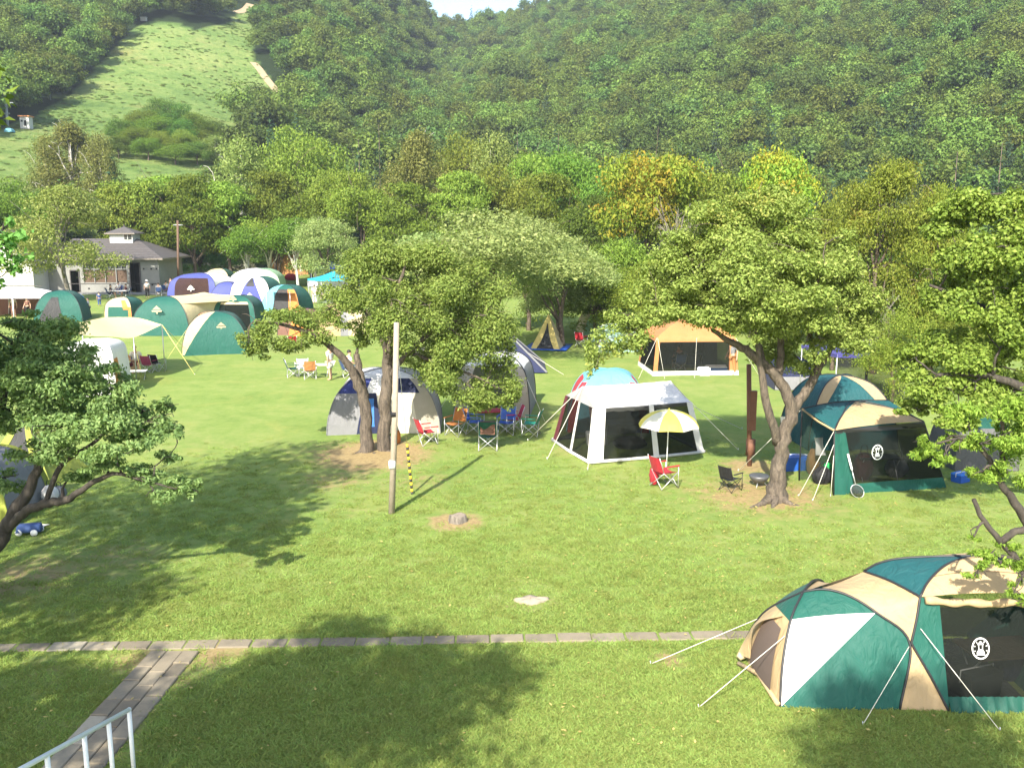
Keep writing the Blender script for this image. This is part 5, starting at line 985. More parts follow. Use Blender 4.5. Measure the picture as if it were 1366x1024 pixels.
# ------------------------------------------------------------------ toilet block
CONC = paint('concrete_grey', (.215, .215, .2), .9, 0, .18, 1.2, .25, .02); RENDERW = paint('white_render', (.5, .5, .465), .85, 0, .14, 1.5, .2, .01); SHINGLE = paint('roof_shingle', (.08, .072, .07), .85, 0, .2, 2.5, .5, .03)
LOUV = paint('brown_louvre', (.15, .1, .07), .7); GLASS = paint('dark_glass', (.04, .045, .05), .15, 0, .2, 3, 0); DARKH = paint('dark_opening', (.012, .012, .012), .9)  # DARKH: near-black fill painting the unlit depth of doorways and vent holes
def house():
    YH = 97.0; k = F / (YH * cP + 6 * sP); X = lambda px: (px - 683) / k
    c = (X(145), YH, 0); r = thing('toilet_block', 'grey single storey toilet block with hipped shingle roof and cupola', 'building', c, 0); x = lambda px: X(px) - c[0]
    HW = 3.75; DP = 7.0; x0, x1 = x(84), x(213)
    def wall(a, b, z0, z1, y=0.0, t=.25, mat=CONC, nm='wall'): MB().box(((a + b) / 2, y + t / 2, (z0 + z1) / 2), (b - a, t, z1 - z0), mat).build(nm, r, False)
    # front wall is built round its openings
    dA, dB, wA, wB, eA, eB = x(94), x(107), x(112), x(170), x(173.5), x(188.5)
    wall(x0, dA, 0, HW); wall(dA, dB, 2.5, HW); wall(dB, wA, 0, HW); wall(wA, wB, 0, 1.15); wall(wA, wB, 3.45, HW); wall(wB, eA, 0, HW); wall(eA, eB, 3.3, HW); wall(eB, x1, 0, HW)
    wall(x0, x1, 0, HW, DP - .25); MB().box((x1 - .125, DP / 2, HW / 2), (.25, DP - .5, HW), CONC).build('wall', r, False); MB().box((x0 + .125, DP / 2, HW / 2), (.25, DP - .5, HW), CONC).build('wall', r, False)
    for a, b, h in ((dA, dB, 2.5), (eA, eB, 3.3)):
        f = MB().box((a + .05, .02, h / 2), (.1, .2, h), SHINGLE).box((b - .05, .02, h / 2), (.1, .2, h), SHINGLE).box(((a + b) / 2, .02, h - .05), (b - a - .2, .2, .1), SHINGLE).build('door_frame', r, False)
        MB().box(((a + b) / 2, 1.2, h / 2), (b - a - .2, .1, h), DARKH).build('doorway', r, False)
    n = 4; ww = (wB - wA) / n
    for i in range(n):
        a = wA + ww * i
        m = MB()
        for q in range(14): m.box((a + ww / 2, .10, 1.2 + q * .095), (ww - .12, .06, .07), LOUV, tilt=.5)
        m.box((a + ww / 2, .2, 1.83), (ww - .12, .03, 1.3), LOUV); m.build('louvre_panel', r, False)
        f = MB().box((a + .04, .03, 2.3), (.08, .2, 2.3), CONC).box((a + ww / 2, .03, 2.56), (ww - .08, .18, .09), CONC).box((a + ww / 2 + .04, .05, 3.0), (.05, .12, .82), CONC).build('window_frame', r, False)
        MB().box((a + ww / 2 + .04, .18, 3.02), (ww - .1, .03, .84), GLASS).build('pane', f, False)
    v = MB()
    for px, pz in ((193, .9), (203, .9), (193, 2.6), (203, 2.6), (210, .8), (210, 2.6), (88, .9), (88, 2.6), (118, .5), (140, .5), (160, .5)): v.box((x(px), -.02, pz), (.16, .05, .16), DARKH)
    v.build('vent_hole', r, False)
    MB().box(((x0 + x1) / 2, -.03, 1.02), (x1 - x0 - .02, .05, .05), SHINGLE).build('wall_seam', r, False)
    # hipped roof
    ov = .75; a, b = x0 - .3, x1 + ov; y0, y1 = -ov, DP + ov; zr = HW + 2.0; ym = DP / 2; ra, rb = x(100), X(187) * (1 + ym / YH) - c[0]
    m = MB(); e = [(a, y0, HW), (b, y0, HW), (b, y1, HW), (a, y1, HW)]; R0, R1 = (ra - 4, ym, zr), (rb, ym, zr); R0 = (a, ym, zr)
    m.add(e + [R0, R1], [(0, 1, 5, 4), (1, 2, 5), (2, 3, 4, 5), (3, 0, 4)], SHINGLE)
    m.add([(p[0], p[1], p[2] - .18) for p in e] + e, [(3, 2, 1, 0), (0, 1, 5, 4), (1, 2, 6, 5), (2, 3, 7, 6), (3, 0, 4, 7)], paint('fascia', (.2, .17, .14), .8))
    for q in range(1, 12):
        t = q / 12; m.box(((lerp(a, a, t) + lerp(b, rb, t)) / 2, lerp(y0, ym, t) - .01, lerp(HW, zr, t) + .012), (lerp(b, rb, t) - a, .05, .03), SHINGLE)
    rf = m.build('roof', r, False)
    cx = X(171) * (1 + ym / YH) - c[0]; m = MB().box((cx, ym, zr + .05), (2.5, 2.0, 1.1), RENDERW); m.box((cx + .75, ym - 1.02, zr + .2), (.8, .05, .6), GLASS); m.box((cx + .75, ym - 1.05, zr + .2), (.07, .06, .6), RENDERW); m.build('cupola', rf, False)
    zq = zr + .6; m = MB(); m.add([(cx - 1.65, ym - 1.4, zq), (cx + 1.65, ym - 1.4, zq), (cx + 1.65, ym + 1.4, zq), (cx - 1.65, ym + 1.4, zq), (cx, ym, zq + .72)], [(0, 1, 4), (1, 2, 4), (2, 3, 4), (3, 0, 4)], SHINGLE)
    m.add([(cx - 1.65, ym - 1.4, zq - .12), (cx + 1.65, ym - 1.4, zq - .12), (cx + 1.65, ym + 1.4, zq - .12), (cx - 1.65, ym + 1.4, zq - .12), (cx - 1.65, ym - 1.4, zq), (cx + 1.65, ym - 1.4, zq), (cx + 1.65, ym + 1.4, zq), (cx - 1.65, ym + 1.4, zq)], [(3, 2, 1, 0), (0, 1, 5, 4), (1, 2, 6, 5), (2, 3, 7, 6), (3, 0, 4, 7)], paint('fascia', (.2, .17, .14), .8)); m.tube([(cx, ym, zq + .7), (cx, ym, zq + .95)], .06, SHINGLE); m.build('cupola_roof', rf, False)
    # gabled wing
    g0, g1 = x(-40), x(66); gy = -3.2; hg = 3.5; gm = x(10); hp = hg + 3.0; gz = lambda q: hg
    m = MB(); m.add([(g0, gy, 0), (g1, gy, 0), (g1, gy, hg), (gm, gy, hp), (g0, gy, hg)], [(0, 1, 2, 3, 4)], RENDERW); m.add([(g1, gy, 0), (g1, DP, 0), (g1, DP, hg), (g1, gy, hg)], [(0, 1, 2, 3)], RENDERW); m.add([(g0, gy, 0), (g0, DP, 0), (g0, DP, hg), (g0, gy, hg)], [(3, 2, 1, 0)], RENDERW); m.build('gable_wall', r, False)
    MB().box(((g1 + x0) / 2 + .1, -.02, HW / 2 - .1), (x0 - g1 + .5, .24, HW - .25), CONC).build('link_wall', r, False)
    m = MB(); s = (hp - hg) / (g1 - gm); ed = .7
    for sg, ge in ((1, g1), (-1, g0)):
        e_ = ge + sg * ed; ze = hg - s * ed + .06; zt = hp + .06; y0 = gy - .5
        m.add([(gm, y0, zt), (e_, y0, ze), (e_, DP + .5, ze), (gm, DP + .5, zt), (gm, y0, zt + .18), (e_, y0, ze + .18), (e_, DP + .5, ze + .18), (gm, DP + .5, zt + .18)], [(0, 1, 2, 3), (7, 6, 5, 4), (0, 4, 5, 1), (1, 5, 6, 2), (2, 6, 7, 3)], SHINGLE)
    m.build('wing_roof', r, False)
    MB().box((x(30), gy - .03, 1.0), (g1 - g0 - 1, .05, .06), SHINGLE).build('wall_seam', r, False)
    MB().box(((dA + dB) / 2 + 4, -1.2, .06), (14, 2.2, .12), CONC).build('entrance_step', r, False)
house()

# ------------------------------------------------------------------ poles, wires, path, railing
p = G(522, 686); tp = D(529, 430, p[1])
r = thing('wooden_pole', 'bare weathered wooden pole standing alone on the lawn', 'pole', p); m = MB(); q = tp - p; m.tube([(0, 0, -.1), q * .5 + (.02, 0, 0), q], [.085, .078, .068], WOODP, 10); m.build('shaft', r)
m = MB(); m.tube([(q * .52) + (0, 0, .0), q * .52 + (0, 0, .12)], .088, BLACKC, 10); m.tube([q * .28, q * .28 + (0, 0, .06)], .09, STEEL, 10); m.build('band', r)
m = MB().box((.06, -.09, 1.32), (.16, .03, .2), WPAINT); m.build('plate', r)
a0, a1 = G(550, 660), D(543, 592, G(550, 660)[1] + .3)
r = thing('striped_guard', 'thin yellow and black striped wire guard leaning by the bare wooden pole', 'guard', a0); YB1, YB2 = paint('guard_yellow', (.75, .5, .03), .5), PLAST_BK
m = MB(); dq = a1 - a0
for i in range(16): m.tube([dq * (i / 16), dq * ((i + 1) / 16)], .035, YB1 if i % 2 else YB2, 8)
m.build('sleeve', r); MB().tube([dq, q * .93 + (p - a0)], .007, STEEL, 4).build('stay_wire', r)
p = G(1000, 622); tp = D(999, 486, p[1]); r = thing('brown_post', 'rusty brown post with a narrow box on it, near the forked tree', 'post', p); MB().tube([(0, 0, -.1), tp - p], .075, WOODB, 8).build('shaft', r); MB().box((-.02, -.1, 1.75), (.2, .16, 1.2), WOODB).build('box', r, False); MB().box((0, 0, .6), (.2, .2, .5), WOODB, .4).build('sleeve', r)
p = G(238, 389); tp = D(237, 294, p[1]); r = thing('utility_pole', 'tall brown utility pole rising beside the hipped roof', 'pole', p); MB().tube([(0, 0, -.1), tp - p], .13, paint('pole_brown', (.12, .07, .045), .8), 8).build('shaft', r); MB().tube([tp - p + (-.5, 0, -.5), tp - p + (.5, 0, -.5)], .06, STEEL).build('crossarm', r)
SLAB = None
def slabmat():
    m, nt, out = node_mat('path_slab'); geo = N(nt, 'ShaderNodeNewGeometry'); co = coords(nt)
    rr = ramp(nt, [(0, (.17, .14, .095)), (.5, (.215, .178, .122)), (.93, (.25, .21, .146)), (1, (.45, .40, .30))]); nt.links.new(geo.outputs['Random Per Island'], rr.inputs[0])
    c = mixc(nt, rr.outputs[0], (.10, .09, .065), math_n(nt, 'MULTIPLY', math_n(nt, 'SUBTRACT', noise(nt, 2.2, 7, .7, co), .45), 2.2, True)); c = mixc(nt, c, (.25, .22, .17), math_n(nt, 'MULTIPLY', math_n(nt, 'SUBTRACT', noise(nt, 9, 5, .7, co), .5), 1.0, True))
    b = N(nt, 'ShaderNodeBsdfPrincipled'); nt.links.new(c, b.inputs['Base Color']); b.inputs['Roughness'].default_value = .9; bump(nt, noise(nt, 40, 6, .7, co), .5, .01, b); nt.links.new(b.outputs[0], out.inputs['Surface']); return m
SLAB = slabmat()
def slab(m, c, L, Wd, rz, h=.05, tilt=0.0):
    b = .015; M = Matrix.Rotation(rz, 3, 'Z') @ Matrix.Rotation(tilt, 3, 'X'); vs = []
    for z, k in ((-h, 0), (h * .4 - b, 0), (h * .4, b)):
        for sx, sy in ((-1, -1), (1, -1), (1, 1), (-1, 1)):
            q = M @ Vector((sx * (L / 2 - k), sy * (Wd / 2 - k), z)); vs.append((q.x + c[0], q.y + c[1], q.z + c[2]))
    fs = [(8, 9, 10, 11)]
    for a in (0, 4):
        for i in range(4): fs.append((a + i, a + (i + 1) % 4, a + 4 + (i + 1) % 4, a + 4 + i))
    m.add(vs, fs, SLAB)
A, B = G(-120, 866), G(1012, 846); dv = (B - A); LL = np.linalg.norm(dv); dv /= LL; ang = math.atan2(dv[1], dv[0]); m = MB(); s = 0.0
g_ = random.Random(3)
while s < LL:
    L = .58 + (.02 if g_.random() < .8 else -.02); c = A + dv * (s + L / 2); slab(m, (c[0], c[1] + g_.uniform(-.012, .012), .002 + g_.uniform(-.014, .006)), L - g_.choice([.012, .02, .05]), .31 + g_.uniform(-.02, .02), ang + g_.uniform(-.012, .012), tilt=g_.uniform(-.02, .02)); s += L
o = m.build('slab_strip', smooth=False); o['kind'] = 'structure'
l0, l1, r0, r1 = G(201, 869), G(83, 992), G(270, 869), G(178, 986)
dl = ((l1 - l0) / np.linalg.norm(l1 - l0) + (r1 - r0) / np.linalg.norm(r1 - r0)); dl /= np.linalg.norm(dl); wd = np.linalg.norm(r0 - l0) * .95; nx = np.array([-dl[1], dl[0], 0]); nx = nx if nx[0] > 0 else -nx; m = MB(); ang2 = math.atan2(dl[1], dl[0])
for k in range(3):
    s = -.02
    while s < 7.5:
        L = g_.choice([.45, .6, .6, .75]); 
        c = l0 + nx * (wd * (k + .5) / 3) + dl * (s + L / 2); slab(m, (c[0], c[1], .016 + g_.uniform(-.01, .01)), L - g_.choice([.008, .012, .022]), wd / 3 - g_.choice([.006, .01, .018]), ang2 + g_.uniform(-.008, .008), tilt=g_.uniform(-.015, .015)); s += L
o = m.build('paved_path', smooth=False); o['kind'] = 'structure'
RAILM = paint('rail_paint', (.8, .8, .77), .35, 0, .08, 10, .05)
R1 = G(172, 946, 1.02); hd = dl.copy()
def on_plane(px, py):
    d = ray(px, py); n = np.array([hd[1], -hd[0], 0]); return CAM + d * (((R1 - CAM) @ n) / (d @ n))
R2 = on_plane(30, 1024); dr = (R2 - R1); dr /= np.linalg.norm(dr); R3 = R1 + dr * 5.5
r = thing('handrail', 'pale blue white tube handrail with posts along the paved path', 'railing', (R1[0], R1[1], 0)); o_ = np.array([R1[0], R1[1], 0])
m = MB(); m.tube([R1 - o_, R3 - o_], .03, RAILM, 12); m.ball(R1 - o_, .032, RAILM); m.build('rail', r)
for i, px in enumerate((170, 148, 114, 62, -20)):
    if i == 0: q = R1
    else:
        d = ray(px, 1000); n = np.array([hd[1], -hd[0], 0]); h_ = CAM + d * (((R1 - CAM) @ n) / (d @ n)); t = ((h_ - R1)[:2] @ dr[:2]) / (dr[:2] @ dr[:2]); q = R1 + dr * t
    MB().tube([q - o_ - (0, 0, .0), (q[0] - o_[0], q[1] - o_[1], -.1)], .028, RAILM, 10).build('post', r)

# ------------------------------------------------------------------ folding chairs, tables and other gear
def chair(label, px, py, rz, cloth, frame=STEEL, group=None, arms=None, loc=None, back=None, sc_=1.0):
    r = thing('folding_chair', label, 'chair', G(px, py) if loc is None else loc, rad(rz), group); r.scale = (sc_,) * 3
    m = MB(); P = [[(x, y, .43 - .045 * math.sin(math.pi * (x + .25) / .5) + .03 * (y + .2)) for x in np.linspace(-.25, .25, 7)] for y in np.linspace(-.22, .24, 6)]; m.grid(P, cloth); m.grid([[(a, b, c - .012) for a, b, c in row] for row in P], cloth); m.build('seat', r)
    m = MB(); P = [[(x, -.22 - .16 * t - .04 * math.sin(math.pi * (x + .26) / .52), .45 + .44 * t) for x in np.linspace(-.26, .26, 7)] for t in np.linspace(0, 1, 6)]; m.grid(P, back or cloth); m.grid([[(a, b - .012, c) for a, b, c in row] for row in P], back or cloth); m.build('backrest', r)
    m = MB()
    for s in (-1, 1):
        m.tube([(s * .27, -.3, 0), (s * .27, .26, .44)], .012, frame, 5); m.tube([(s * .27, .28, 0), (s * .27, -.24, .46)], .012, frame, 5); m.tube([(s * .27, -.22, .44), (s * .27, -.39, .91)], .012, frame, 5); m.tube([(s * .29, .26, .0), (s * .29, .26, .62)], .012, frame, 5)
    m.tube([(-.27, .27, 0), (.27, .27, .44)], .011, frame, 5); m.tube([(.27, .27, 0), (-.27, .27, .44)], .011, frame, 5); m.tube([(-.27, -.29, 0), (.27, -.24, .44)], .011, frame, 5); m.tube([(.27, -.29, 0), (-.27, -.24, .44)], .011, frame, 5); m.build('frame', r)
    for s in (-1, 1): MB().box((s * .3, .02, .63), (.055, .5, .025), arms or cloth).build('armrest', r, False)
    return r
GC = None
chair('red folding chair under the yellow and white parasol', 886, 648, -62, RED)
chair('bright red folding chair by the skirt of the blue and cream dome tent', 570, 592, -60, RED)
chair('orange folding chair facing the tent row by the beige arched tent', 608, 580, 150, ORANGE)
chair('dark green folding chair with its back to the lawn and a brown jacket over it', 651, 598, 0, DGREEN, back=DGREEN, sc_=1.1)
chair('green folding chair turned sideways at the corner of the white ridge shelter', 708, 580, 75, fabric('chair_green', (.03, .3, .2)))
chair('blue folding chair behind the brown jacket chair', 676, 578, 170, PLAST_B); chair('blue folding chair to the side of the brown jacket chair, facing the table', 634, 578, -100, PLAST_B); chair('pink red folding chair beside the blue ones', 684, 574, 100, fabric('chair_pink', (.6, .05, .1)))
j = MB(); P = [[(x, -.40 - .03 * math.sin(x * 11), .98 - .42 * t) for x in np.linspace(-.24, .24, 7)] for t in np.linspace(0, 1, 5)]; P2 = [[(x, -.25, .98 - .2 * t) for x in np.linspace(-.24, .24, 7)] for t in (0, 1)]; j.grid(P, BROWN); j.grid([P[0], P2[0], P2[1]], BROWN); o = j.build('jacket', None, loc=G(651, 598)); tag(o, 'brown jacket draped over the dark green chair back', 'jacket')
chair('terracotta red folding chair on the lawn beyond the twin trunked tree', 414, 505, 12, RUST); chair('dark green folding chair facing the terracotta chair', 391, 503, -70, DGREEN); chair('white folding chair beside the terracotta chair', 403, 501, 20, WHITE)
chair('red folding chair in front of the cream arched tent', 775, 462, -30, RED); chair('red folding chair lying near the brown tent under the low bough', 388, 468, 30, RED)
chair('striped maroon and white chair at the outer side of the wing tarp', 200, 497, -10, fabric('cloth_stripe', (.3, .05, .12))); chair('black folding chair next to the striped chair under the wing tarp', 211, 495, -20, BLACKC); chair('orange folding chair below the cream wing tarp', 158, 503, 60, ORANGE)
chair('low black folding chair on bare soil near the forked tree', 974, 653, -50, BLACKC, PLAST_BK, sc_=.8)
def table(label, px, py, rz, w, d, h, top, loc=None):
    r = thing('folding_table', label, 'table', G(px, py) if loc is None else loc, rad(rz)); MB().box((0, 0, h - .015), (w, d, .03), top).build('tabletop', r, False)
    for s in (-1, 1):
        MB().tube([(s * w * .42, -d * .4, 0), (s * w * .42, d * .4, h - .03)], .013, STEEL, 5).build('leg', r); MB().tube([(s * w * .42, d * .4, 0), (s * w * .42, -d * .4, h - .03)], .013, STEEL, 5).build('leg', r)
table('table with a red cloth among the chairs by the beige arched tent', 655, 572, 10, 1.2, .7, .7, RED); table('white table under the aqua canopy', 438, 398, 0, 1.8, .8, .72, WPAINT); table('white picnic table in front of the toilet block louvres', 158, 397, 5, 1.8, .8, .72, WPAINT)
table('low pale table in front of the wing tarp sitters', 180, 506, 10, 1.1, .6, .42, WPAINT); table('small white table beside the terracotta chair', 428, 502, 0, .8, .5, .6, WPAINT); table('dark table inside the white ridge shelter', 832, 590, 0, 1.4, .7, .7, PLAST_BK); table('table seen through the net of the nearest tent', 1330, 918, 8, 1.2, .7, .7, fabric('table_wood', (.12, .08, .05)))
table('dark table inside the tan roofed screen tent', 1170, 640, 0, 1.2, .6, .7, PLAST_BK); table('white table under the orange roofed shelter', 920, 490, 0, 1.4, .7, .7, PLAST_BK)
# parasol
p = G(889, 624); r = thing('parasol', 'yellow and white beach parasol standing over the red chair', 'parasol', p, .3); MB().tube([(0, 0, -.1), (0.03, 0, 1.75)], .016, WPAINT, 8).build('pole', r); m = MB()
for k in range(8):
    a0, a1 = math.pi * 2 * k / 8, math.pi * 2 * (k + 1) / 8; P = []
    for i in range(9):
        t = i / 8; row = []
        for jn in range(7):
            a = a0 + (a1 - a0) * jn / 6; rr = .93 * math.sin(t * 1.25) / math.sin(1.25) * (1 - .05 * math.sin(math.pi * jn / 6) * t); row.append((rr * math.cos(a) + .03, rr * math.sin(a), 1.78 - .50 * (1 - math.cos(t * 1.25)) / (1 - math.cos(1.25)) * .95 + .02 * math.sin(math.pi * jn / 6) * t))
        P.append(row)
    m.grid(P, LEMON if k % 2 else fabric('parasol_white', (.8, .78, .68), .3))
m.build('shade', r); m = MB()
for k in range(8): a = math.pi * 2 * k / 8; m.tube([(.03, 0, 1.5), (.5 * math.cos(a), .5 * math.sin(a), 1.62), (.9 * math.cos(a), .9 * math.sin(a), 1.31)], .006, WPAINT, 4)
m.build('ribs', r); MB().tube([(.03, 0, 1.77), (.03, 0, 1.84)], .02, LEMON).build('finial', r)
p = G(1280, 0 + 395) if False else G(92, 424); r = thing('beach_umbrella', 'tilted sky blue umbrella beside the green dome with white flank', 'umbrella', p); MB().tube([(0, 0, 0), (0, 0, 1.6)], .03, STEEL).build('pole', r); MB().lathe([(.02, .45), (.5, .38), (1.0, .16), (1.25, -.05)], SKYB, (0, 0, 0), 16).build('shade', r); r.children[0].location = (0, 0, 0)
for c in r.children:
    if c.name.startswith('shade'): c.location = (0, 0, 1.35); c.rotation_euler = (.55, .2, 0)
# cooler, bags, bbq, net, etc.
def cooler(label, px, py, rz, mat, s=(.62, .4, .4), loc=None, lid=WPAINT):
    r = thing('cool_box', label, 'cooler', G(px, py) if loc is None else loc, rad(rz)); b = MB().box((0, 0, s[2] * .42), (s[0], s[1], s[2] * .84), mat, taper=1.06).build('body', r, False); MB().box((0, 0, s[2] * .92), (s[0] * 1.09, s[1] * 1.09, s[2] * .16), lid, taper=.95).build('lid', r, False); MB().tube([(-s[0] * .55, 0, s[2] * .6), (-s[0] * .55, 0, s[2] * 1.08), (s[0] * .55, 0, s[2] * 1.08), (s[0] * .55, 0, s[2] * .6)], .012, PLAST_W, 5).build('handle', r); return r
cooler('blue cool box with white lid near the forked trunk', 1057, 627, 5, PLAST_B, (.7, .45, .45), lid=PLAST_B); cooler('second blue cool box, next to the brown bag', 1074, 626, -4, PLAST_B, (.5, .4, .42), lid=PLAST_B); cooler('light blue cool box at the orange shelter door', 955, 499, 0, SKYB, (.9, .5, .42)); cooler('white cool box inside the white ridge shelter', 795, 592, 0, PLAST_W); cooler('white cool box at the wall end of the orange shelter', 938, 501, 15, PLAST_W, (.5, .4, .4)); cooler('dark cool box inside the nearest tent behind its net', 1300, 925, 20, PLAST_BK, (.6, .4, .42), lid=PLAST_BK)
cooler('bright blue cool box at the end of the tan roofed screen tent', 1281, 642, 30, PLAST_B, (.42, .3, .26), lid=SKYB)
def bag(name, label, px, py, mat, s, rz=0.0, loc=None, cat='bag'):
    r = thing(name, label, cat, G(px, py) if loc is None else loc, rz); m = MB(); P = []
    for i in range(9):
        t = i / 8; k = math.sin(math.pi * (.12 + .8 * t)) ** .6; P.append([(s[0] / 2 * k * math.copysign(abs(math.cos(a)) ** .6, math.cos(a)) + .03 * math.sin(5 * a + i), s[1] / 2 * k * math.copysign(abs(math.sin(a)) ** .6, math.sin(a)), s[2] * t) for a in np.linspace(0, 2 * math.pi, 17)[:-1]])
    m.grid(P, mat, True); m.add([P[-1][i] for i in range(16)], [tuple(range(16))], mat); m.build('body', r); MB().tube(curve([(-s[0] * .2, 0, s[2] * .95), (-s[0] * .15, 0, s[2] * 1.25), (s[0] * .15, 0, s[2] * 1.25), (s[0] * .2, 0, s[2] * .95)], 10), .012, BLACKC, 5).build('strap', r); return r
bag('bag', 'brown bag standing up between the blue cool boxes and the green screen wall', 1084, 634, fabric('bag_brown', (.3, .16, .06)), (.36, .3, .8)); bag('bag', 'dark bag at the corner of the tan roofed screen tent', 1096, 646, BLACKC, (.5, .35, .5)); bag('bag', 'small green bag hooked on the screen tent guy lines', 1103, 640, fabric('bag_green', (.03, .4, .12)), (.2, .12, .22), loc=G(1103, 640) + (0, 0, .3))
bag('bag', 'red bag leaning on the back leg of the red parasol chair', 872, 645, RED, (.22, .3, .52)); bag('bag', 'white bag hanging by the twin trunked tree', 518, 596, WHITE, (.3, .2, .36)); bag('bag', 'orange bag beside the white bag at the twin trunked tree', 530, 592, ORANGE, (.2, .2, .45)); bag('bag', 'dark blue rucksack on the ground in the nearest tent', 1345, 905, NAVY, (.4, .3, .5)); bag('bag', 'dark heap of bedding inside the white ridge shelter', 840, 598, BLACKC, (1.1, .5, .4)); bag('bag', 'white bag under the dark low branching tree', 68, 672, WHITE, (.38, .3, .5)); bag('bag', 'grey white bag beside the other white bag under the low branching tree', 80, 668, GREY, (.32, .3, .4)); bag('bag', 'red and black bundle on the grass behind the white and green dome', 388, 374, RED, (1.6, .9, .9))
bag('bag', 'dark red bag inside the tan roofed screen tent', 1150, 640, MAROON, (.5, .4, .8)); bag('bag', 'dark grey pack inside the tan roofed screen tent', 1195, 636, GREY, (.6, .4, .6))
r = thing('kettle_grill', 'round grey grill pan on the grass beside the forked tree', 'grill', G(1012, 648)); MB().lathe([(.02, .1), (.16, .12), (.25, .22), (.28, .3), (.26, .32), (.02, .3)], paint('dull_metal', (.16, .16, .16), .45, .6), (0, 0, 0), 20).build('bowl', r)
for k in range(3): a = k * 2.1; MB().tube([(.12 * math.cos(a), .12 * math.sin(a), .14), (.24 * math.cos(a), .24 * math.sin(a), 0)], .012, STEEL, 5).build('leg', r)
p = G(1146, 664); r = thing('landing_net', 'white handled landing net leaning on the screen tent wall', 'net', p); t_ = D(1131, 605, p[1] + .28) - p; hd_ = np.array([0, 0, .02]); dn = t_ / np.linalg.norm(t_)
m = MB(); m.tube([dn * .36, t_ * .62], .014, STEEL, 6); m.tube([t_ * .62, t_ * .66, t_], [.014, .03, .028], PLAST_W, 8); m.build('handle', r)
ring = [dn * .19 + np.array([1, 0, 0]) * .17 * math.cos(a) + dn * .18 * math.sin(a) for a in np.linspace(0, 2 * math.pi, 25)]; MB().tube(ring, .012, STEEL, 6).build('hoop', r); m = MB(); m.grid([[q * k + dn * .19 * (1 - k) + np.array([0, -.14 * (1 - k * k), 0]) for q in ring] for k in np.linspace(.1, 1, 6)], netting('net_bag', (.05, .05, .05), .35)); m.build('net_bag', r)
def cloth(name, label, a, b, w, mat, cat='towel'):
    a = np.array(a); b = np.array(b); t = thing(name, label, cat, a); d = b - a; m = MB(); m.grid([[np.array([w * (s - .5) + .02 * math.sin(k * 5 + s * 3), .02 * math.sin(s * 9), 0]) + d * k for s in np.linspace(0, 1, 8)] for k in np.linspace(0, 1, 8)], mat); m.build('sheet', t); m = MB(); m.tube([(-w / 2, .01, .0), (w / 2, .01, .0)], .012, ROPE, 5); m.build('hem', t); return t
Ya = G(1092, 640)[1]; cloth('towel', 'white towel hung on the line beside the green screen tent', D(1092, 584, Ya), D(1095, 607, Ya), .25, WHITE)
cloth('towel', 'white cloth pinned up behind the forked trunk', D(1045, 556, 24.2), D(1044, 581, 24.2), .17, WHITE); cloth('towel', 'white towel hung in the branches over the blue and cream dome', D(557, 463, 29.4), D(557, 476, 29.4), .5, WHITE)
cloth('towel', 'white laundry hung by the aqua canopy', D(418, 372, 85), D(418, 382, 85), .8, WHITE)
p = G(610, 697); r = thing('tree_stump', 'low cut tree stump in bare soil on the lawn', 'stump', p); m = MB(); P = [[((.24 - .05 * i / 4 + .03 * math.sin(a * 5 + 1) + (.07 * max(0, math.sin(a * 3)) if i == 0 else 0)) * math.cos(a), (.22 - .04 * i / 4 + .02 * math.cos(a * 4)) * math.sin(a), -.02 + .055 * i + .02 * math.sin(a * 2) * (i == 4)) for a in np.linspace(0, 2 * math.pi, 21)[:-1]] for i in range(5)]; m.grid(P, BARKG, True); m.build('bark', r); MB().add([(q[0] * .98, q[1] * .98, q[2] - .006) for q in P[-1]], [tuple(range(20))], paint('cut_wood', (.27, .22, .165), .9, 0, .3, 8)).build('cut_face', r)
p = G(708, 801); ro = MB(); P = [[((.34 + .05 * math.sin(a * 3 + .5)) * k * math.cos(a), (.17 + .03 * math.cos(a * 4)) * k * math.sin(a), z + .01 * math.sin(a * 5)) for a in np.linspace(0, 2 * math.pi, 25)[:-1]] for k, z in ((1.0, -.04), (.98, .015), (.86, .045), (.5, .06), (.05, .062))]; ro.grid(P, paint('pale_stone', (.3, .25, .185), .9, 0, .25, 6, .5, .02), True); o = ro.build('flat_stone', None, loc=p, rz=.1); tag(o, 'flat pale stone lying flush in the lawn', 'stone')
r = thing('wheeled_toy', 'small dark blue wheeled toy on the grass below the low branching tree', 'toy', G(40, 712)); m = MB(); m.box((0, 0, .16), (.55, .28, .16), DENIM, .2, .85); m.build('body', r)
for x_, y_ in ((-.18, -.15), (.18, -.15), (-.18, .15), (.18, .15)): MB().tube([(x_, y_ - .02, .08), (x_, y_ + .02, .08)], .08, PLAST_W, 10).build('wheel', r)
cloth('folded_towel', 'white and navy cloth lying beside the wheeled toy', G(56, 702) + (0, 0, .05), G(44, 706) + (0, 0, .04), .35, WHITE)
r = thing('timber_wall', 'orange brown timber wall behind white stemmed trees', 'fence', G(386, 366)); m = MB()
for i in range(14): m.box((-2.6 + i * .4, 0, 1.5 + .1 * (i % 3)), (.38, .08, 3.0 + .2 * (i % 3)), paint('orange_timber', (.42, .2, .07), .8, 0, .3, 3))
m.build('boards', r, False); MB().box((0, .09, 2.2), (5.6, .08, .15), WOODB).build('rail', r, False)
r = thing('timber_wall', 'red brown board screen in shade beyond the utility pole', 'fence', G(226, 366)); m = MB()
for i in range(8): m.box((-1.6 + i * .4, 0, 1.0), (.38, .08, 2.0), WOODB)
m.build('boards', r, False); MB().box((0, .09, 1.5), (3.2, .08, .15), WOODB).build('rail', r, False)
